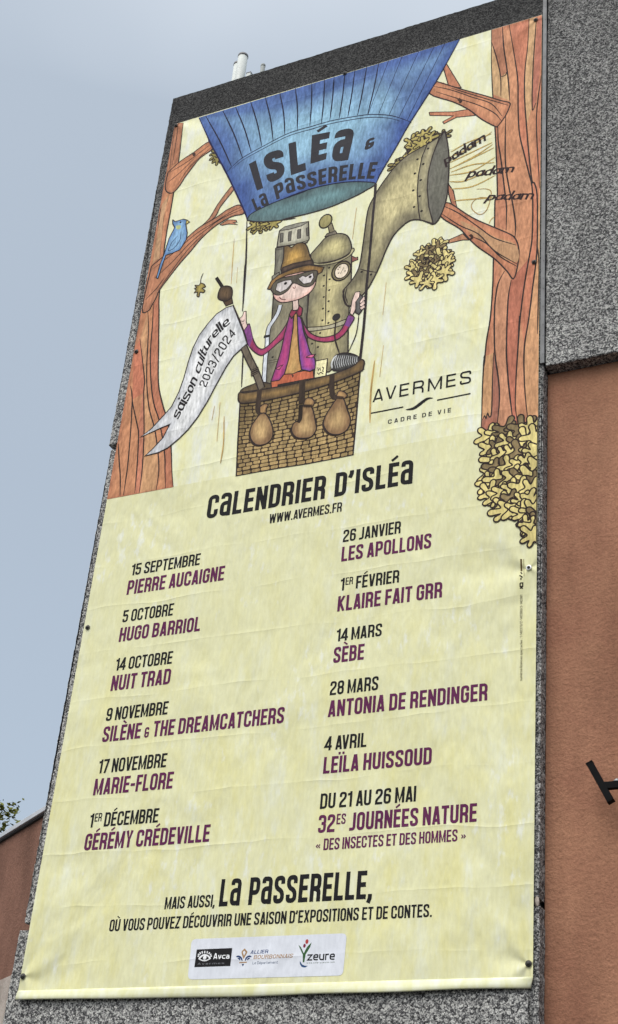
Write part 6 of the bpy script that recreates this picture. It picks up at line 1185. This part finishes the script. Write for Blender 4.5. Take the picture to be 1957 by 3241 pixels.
slab('facing_panel', -.115, 4.026, .03, .14, 8.993, 13.448, M_gran, pylon, seed=1)
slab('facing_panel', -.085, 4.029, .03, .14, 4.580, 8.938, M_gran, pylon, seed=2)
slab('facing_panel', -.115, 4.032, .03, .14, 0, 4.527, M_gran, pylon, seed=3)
bm = bmesh.new(); bmesh.ops.create_icosphere(bm, subdivisions=3, radius=1)
for v in bm.verts: v.co = Vector((4.012 + v.co.x * .017, .034 + v.co.y * .014, 4.556 + v.co.z * .036)) + Vector((noise.noise(v.co * 3), noise.noise(v.co * 3 + Vector((5, 0, 0))), noise.noise(v.co * 3 + Vector((9, 0, 0))))) * .006
mesh_from('mortar_patch', bm, M_plinth, pylon, True)
bm = bmesh.new(); box(bm, -.062, 4.0, .141, .40, 0, 13.43); mesh_from('backing_wall', bm, M_core, pylon)
bm = bmesh.new(); box(bm, 4.004, 4.042, .012, .029, 8.93, 13.6, .003)
for i in range(28):
    z = 9.02 + i * .163 + .03 * math.sin(i * 2.1); lathe(bm, [(.006, .012), (.005, .009), (.001, .0085)], 8, (4.03, 0, z), 'Y')
mesh_from('cover_strip', bm, M_strip, pylon)

# ---------------------------------------------------------------- rendered building on the right
hall = empty('rendered_building', (7.5, .5, 0))
tag(hall, 'brown rendered building with a deep speckled grey fascia right of the banner', 'building')
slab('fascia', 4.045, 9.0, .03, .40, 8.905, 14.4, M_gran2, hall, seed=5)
bm = bmesh.new(); box(bm, 4.03, 9.0, .145, .42, 0, 8.9); mesh_from('wall', bm, M_render, hall)
bm = bmesh.new(); box(bm, -.55, 9.0, 1.1, 12.0, 0, 14.5); box(bm, .3, 9.0, .43, 1.1, 0, 13.3); mesh_from('main_block', bm, M_render_dark, hall)
bm = bmesh.new(); box(bm, -.6, 9.05, 1.06, 12.05, 14.502, 14.6); mesh_from('roof_edge', bm, M_strip, hall)

# ---------------------------------------------------------------- low wing at the left, turned about 32 degrees
wing = empty('rendered_wing', (-3.0, 3.4, 0)); wing.rotation_euler = (0, 0, math.atan2(-.538, .843))
tag(wing, 'low terracotta rendered wing with a grey metal roof edge left of the banner', 'building')
def wbox(name, x0, x1, y0, y1, z0, z1, m_, bev=0):
    bm = bmesh.new(); box(bm, x0, x1, y0, y1, z0, z1, bev); me = bpy.data.meshes.new(name); bm.to_mesh(me); bm.free()
    o = bpy.data.objects.new(name, me); COL.objects.link(o); me.materials.append(m_); o.parent = wing; return o
oy = (-2.393 + 3.0) * .538 + (2.999 - 3.4) * .843
wbox('wall', -9, 2.75, oy, oy + 5, 5.0, 6.62, M_render_dark)
wbox('plinth', -9, 2.75, oy - .012, oy + 5, 0, 4.996, M_plinth)
wbox('drip_edge', -9, 2.78, oy - .03, oy + 5.03, 6.621, 6.638, M_core)
for a, b in ((-9, -3.32), (-3.315, -.065), (-.06, 2.8)): wbox('coping', a, b, oy - .06, oy + 5.06, 6.639, 6.692, M_coping, .004)

# ---------------------------------------------------------------- flues on the roof
def flue(name, x, y, z0, z1, r, m_, label, capm=M_flue_cap, group=None):
    o = empty(name, (x, y, z0)); tag(o, label, 'flue pipe', group)
    bm = bmesh.new(); lathe(bm, [(r * .97, 0), (r * .97, (z1 - z0) * .5), (r, z1 - z0 - .02)], 28); p_ = mesh_from('pipe', bm, m_, None, True); p_.parent = o
    bm = bmesh.new(); lathe(bm, [(r * 1.07, 0), (r * 1.09, .012), (r * 1.06, .03), (r * .9, .036)], 28, (0, 0, z1 - z0 - .02)); p_ = mesh_from('cap', bm, capm, None, True); p_.parent = o
flue('white_flue', -.298, 1.5, 14.6, 15.68, .060, M_flue, 'taller and wider white flue pipe on the roof above the wall', group='white flue pipes on the roof')
flue('white_flue', -.398, 1.57, 14.6, 15.645, .054, M_flue, 'shorter white flue pipe half hidden behind the taller white one', group='white flue pipes on the roof')
flue('grey_flue', .01, 1.5, 14.6, 15.40, .027, M_flue_grey, 'thin dark grey pipe poking above the wall, right of the white flues', M_flue_grey)
rv = empty('roof_vent', (-.165, 1.5, 14.6)); tag(rv, 'small pale box vent just showing above the wall beside the white flues', 'vent')
bm = bmesh.new(); box(bm, -.030, .030, -.03, .03, 0, .715, .003); o = mesh_from('vent_body', bm, M_flue); o.parent = rv
bm = bmesh.new(); box(bm, -.034, .034, -.034, .034, .716, .727, .003); o = mesh_from('vent_lid', bm, M_flue_cap); o.parent = rv

# ---------------------------------------------------------------- floodlight on the brown wall
lamp = empty('flood_light', (4.66, .145, 5.30)); tag(lamp, 'black tilted bar floodlight on a bracket fixed to the brown wall', 'lamp')
def lmesh(name, bm, m_):
    o = mesh_from(name, bm, m_); o.parent = lamp; return o
a0, a1 = Vector((4.391, -.02, 5.467)) - lamp.location, Vector((4.535, -.02, 5.181)) - lamp.location
d = (a1 - a0); ln = d.length; rot = d.to_track_quat('Z', 'Y').to_matrix().to_4x4(); rot.translation = (a0 + a1) / 2
bm = bmesh.new(); box(bm, -.0245, .0245, -.023, .023, -ln / 2 + .006, ln / 2 - .006, .004); bmesh.ops.transform(bm, matrix=rot, verts=bm.verts); lmesh('lamp_body', bm, M_black)
for s in (-1, 1):
    bm = bmesh.new(); box(bm, -.0265, .0265, -.025, .025, s * (ln / 2 - .003) - .004, s * (ln / 2 - .003) + .004, .002); bmesh.ops.transform(bm, matrix=rot, verts=bm.verts); lmesh('end_cap', bm, M_black)
bm = bmesh.new(); box(bm, 4.49 - 4.66, .20, -.185, -.145, -.03, .02, .004); box(bm, .15, .20, -.145, -.006, -.03, .02, .004); lmesh('bracket_arm', bm, M_black)
bm = bmesh.new(); lathe(bm, [(.022, .021), (.022, .028), (.012, .031), (.012, .037), (.008, .040)], 14, (-.085, -.165, 0)); lmesh('bolt', bm, M_steel)
bm = bmesh.new(); box(bm, .11, .24, -.0055, .0, -.08, .07, .002); lmesh('wall_plate', bm, M_black)

# ---------------------------------------------------------------- tree beyond the wing
def leaf_mat(name, c1, c2):
    M, t, b = mat(name, .7, .2); oi = N(t, 'ShaderNodeAttribute'); oi.attribute_name = 'ink'
    n = noise_tex(t, 1.2, 3, .6); cc = mix(t, n, c1, c2); cc = mix(t, 1.0, cc, oi.outputs['Color'], 'MULTIPLY'); t.links.new(cc, b.inputs['Base Color']); return M
M_leaf = leaf_mat('leaves', (.055, .085, .018), (.16, .16, .03)); M_bark = plain('bark', (.09, .07, .05), .95, 0, .4, 8)
TX, TY = -16.12, 16.2
tree = empty('bushy_tree', (TX, TY, 0)); tag(tree, 'green and yellowish leafy tree rising behind the low wing', 'tree')
bm = bmesh.new(); rnd = random.Random(8)
def limb(p, d, r0, ln, r1):
    q_ = p + d * ln; u = d.orthogonal().normalized(); w_ = d.cross(u); rings = []
    for c, r in ((p, r0), (q_, r1)): rings.append([bm.verts.new(c + (u * math.cos(a * math.pi / 4) + w_ * math.sin(a * math.pi / 4)) * r) for a in range(8)])
    for i in range(8): bm.faces.new((rings[0][i], rings[0][(i + 1) % 8], rings[1][(i + 1) % 8], rings[1][i]))
def crown_r(z): return 3.1 * max(0, min(1, (z - 3.2) / 3.0)) ** .6 if z < 8.5 else max(.05, 3.1 - (z - 8.5) * .285 - max(0, z - 12.2) * .55)
limb(Vector((0, 0, 0)), Vector((.01, 0, 1)).normalized(), .30, 7.0, .19); limb(Vector((.07, 0, 6.9)), Vector((-.01, .01, 1)).normalized(), .19, 7.0, .03)
V, Fs, Cc = [], [], []
for k in range(120):                                       # boughs, each with a spray of leaf clumps
    z0 = 3.4 + k * .086; az = k * 2.4; R_ = crown_r(z0 + .6) * rnd.uniform(.82, 1.08); d = Vector((math.cos(az), math.sin(az), .32)).normalized()
    limb(Vector((.04, 0, z0)), d, .07 - k * .0004, R_, .012)
    for j in range(12):
        f = rnd.uniform(.5, 1.0); cc = Vector((.04, 0, z0)) + d * R_ * f + Vector((rnd.gauss(0, .24), rnd.gauss(0, .24), rnd.gauss(0, .2)))
        tone = rnd.uniform(.6, 1.35)
        for _ in range(85):
            c = cc + Vector((rnd.gauss(0, .17), rnd.gauss(0, .17), rnd.gauss(0, .13))); s = rnd.uniform(.05, .095)
            a = Vector((rnd.uniform(-1, 1), rnd.uniform(-1, 1), rnd.uniform(-.6, .6))).normalized(); b_ = a.orthogonal().normalized(); b_ = (Matrix.Rotation(rnd.uniform(0, 6.28), 3, a) @ b_)
            i = len(V); V += [c - a * s, c + b_ * s * .45, c + a * s, c - b_ * s * .45]; Fs.append((i, i + 1, i + 2, i + 3)); sh = tone * rnd.uniform(.75, 1.25); Cc += [(sh * 1.05, sh, sh * .8, 1)] * 4
o = mesh_from('trunk', bm, M_bark, None, True); o.parent = tree
me = bpy.data.meshes.new('crown'); me.from_pydata(V, [], Fs); at = me.attributes.new('ink', 'FLOAT_COLOR', 'POINT'); at.data.foreach_set('color', [x for c in Cc for x in c])
o = bpy.data.objects.new('crown', me); COL.objects.link(o); me.materials.append(M_leaf); o.parent = tree
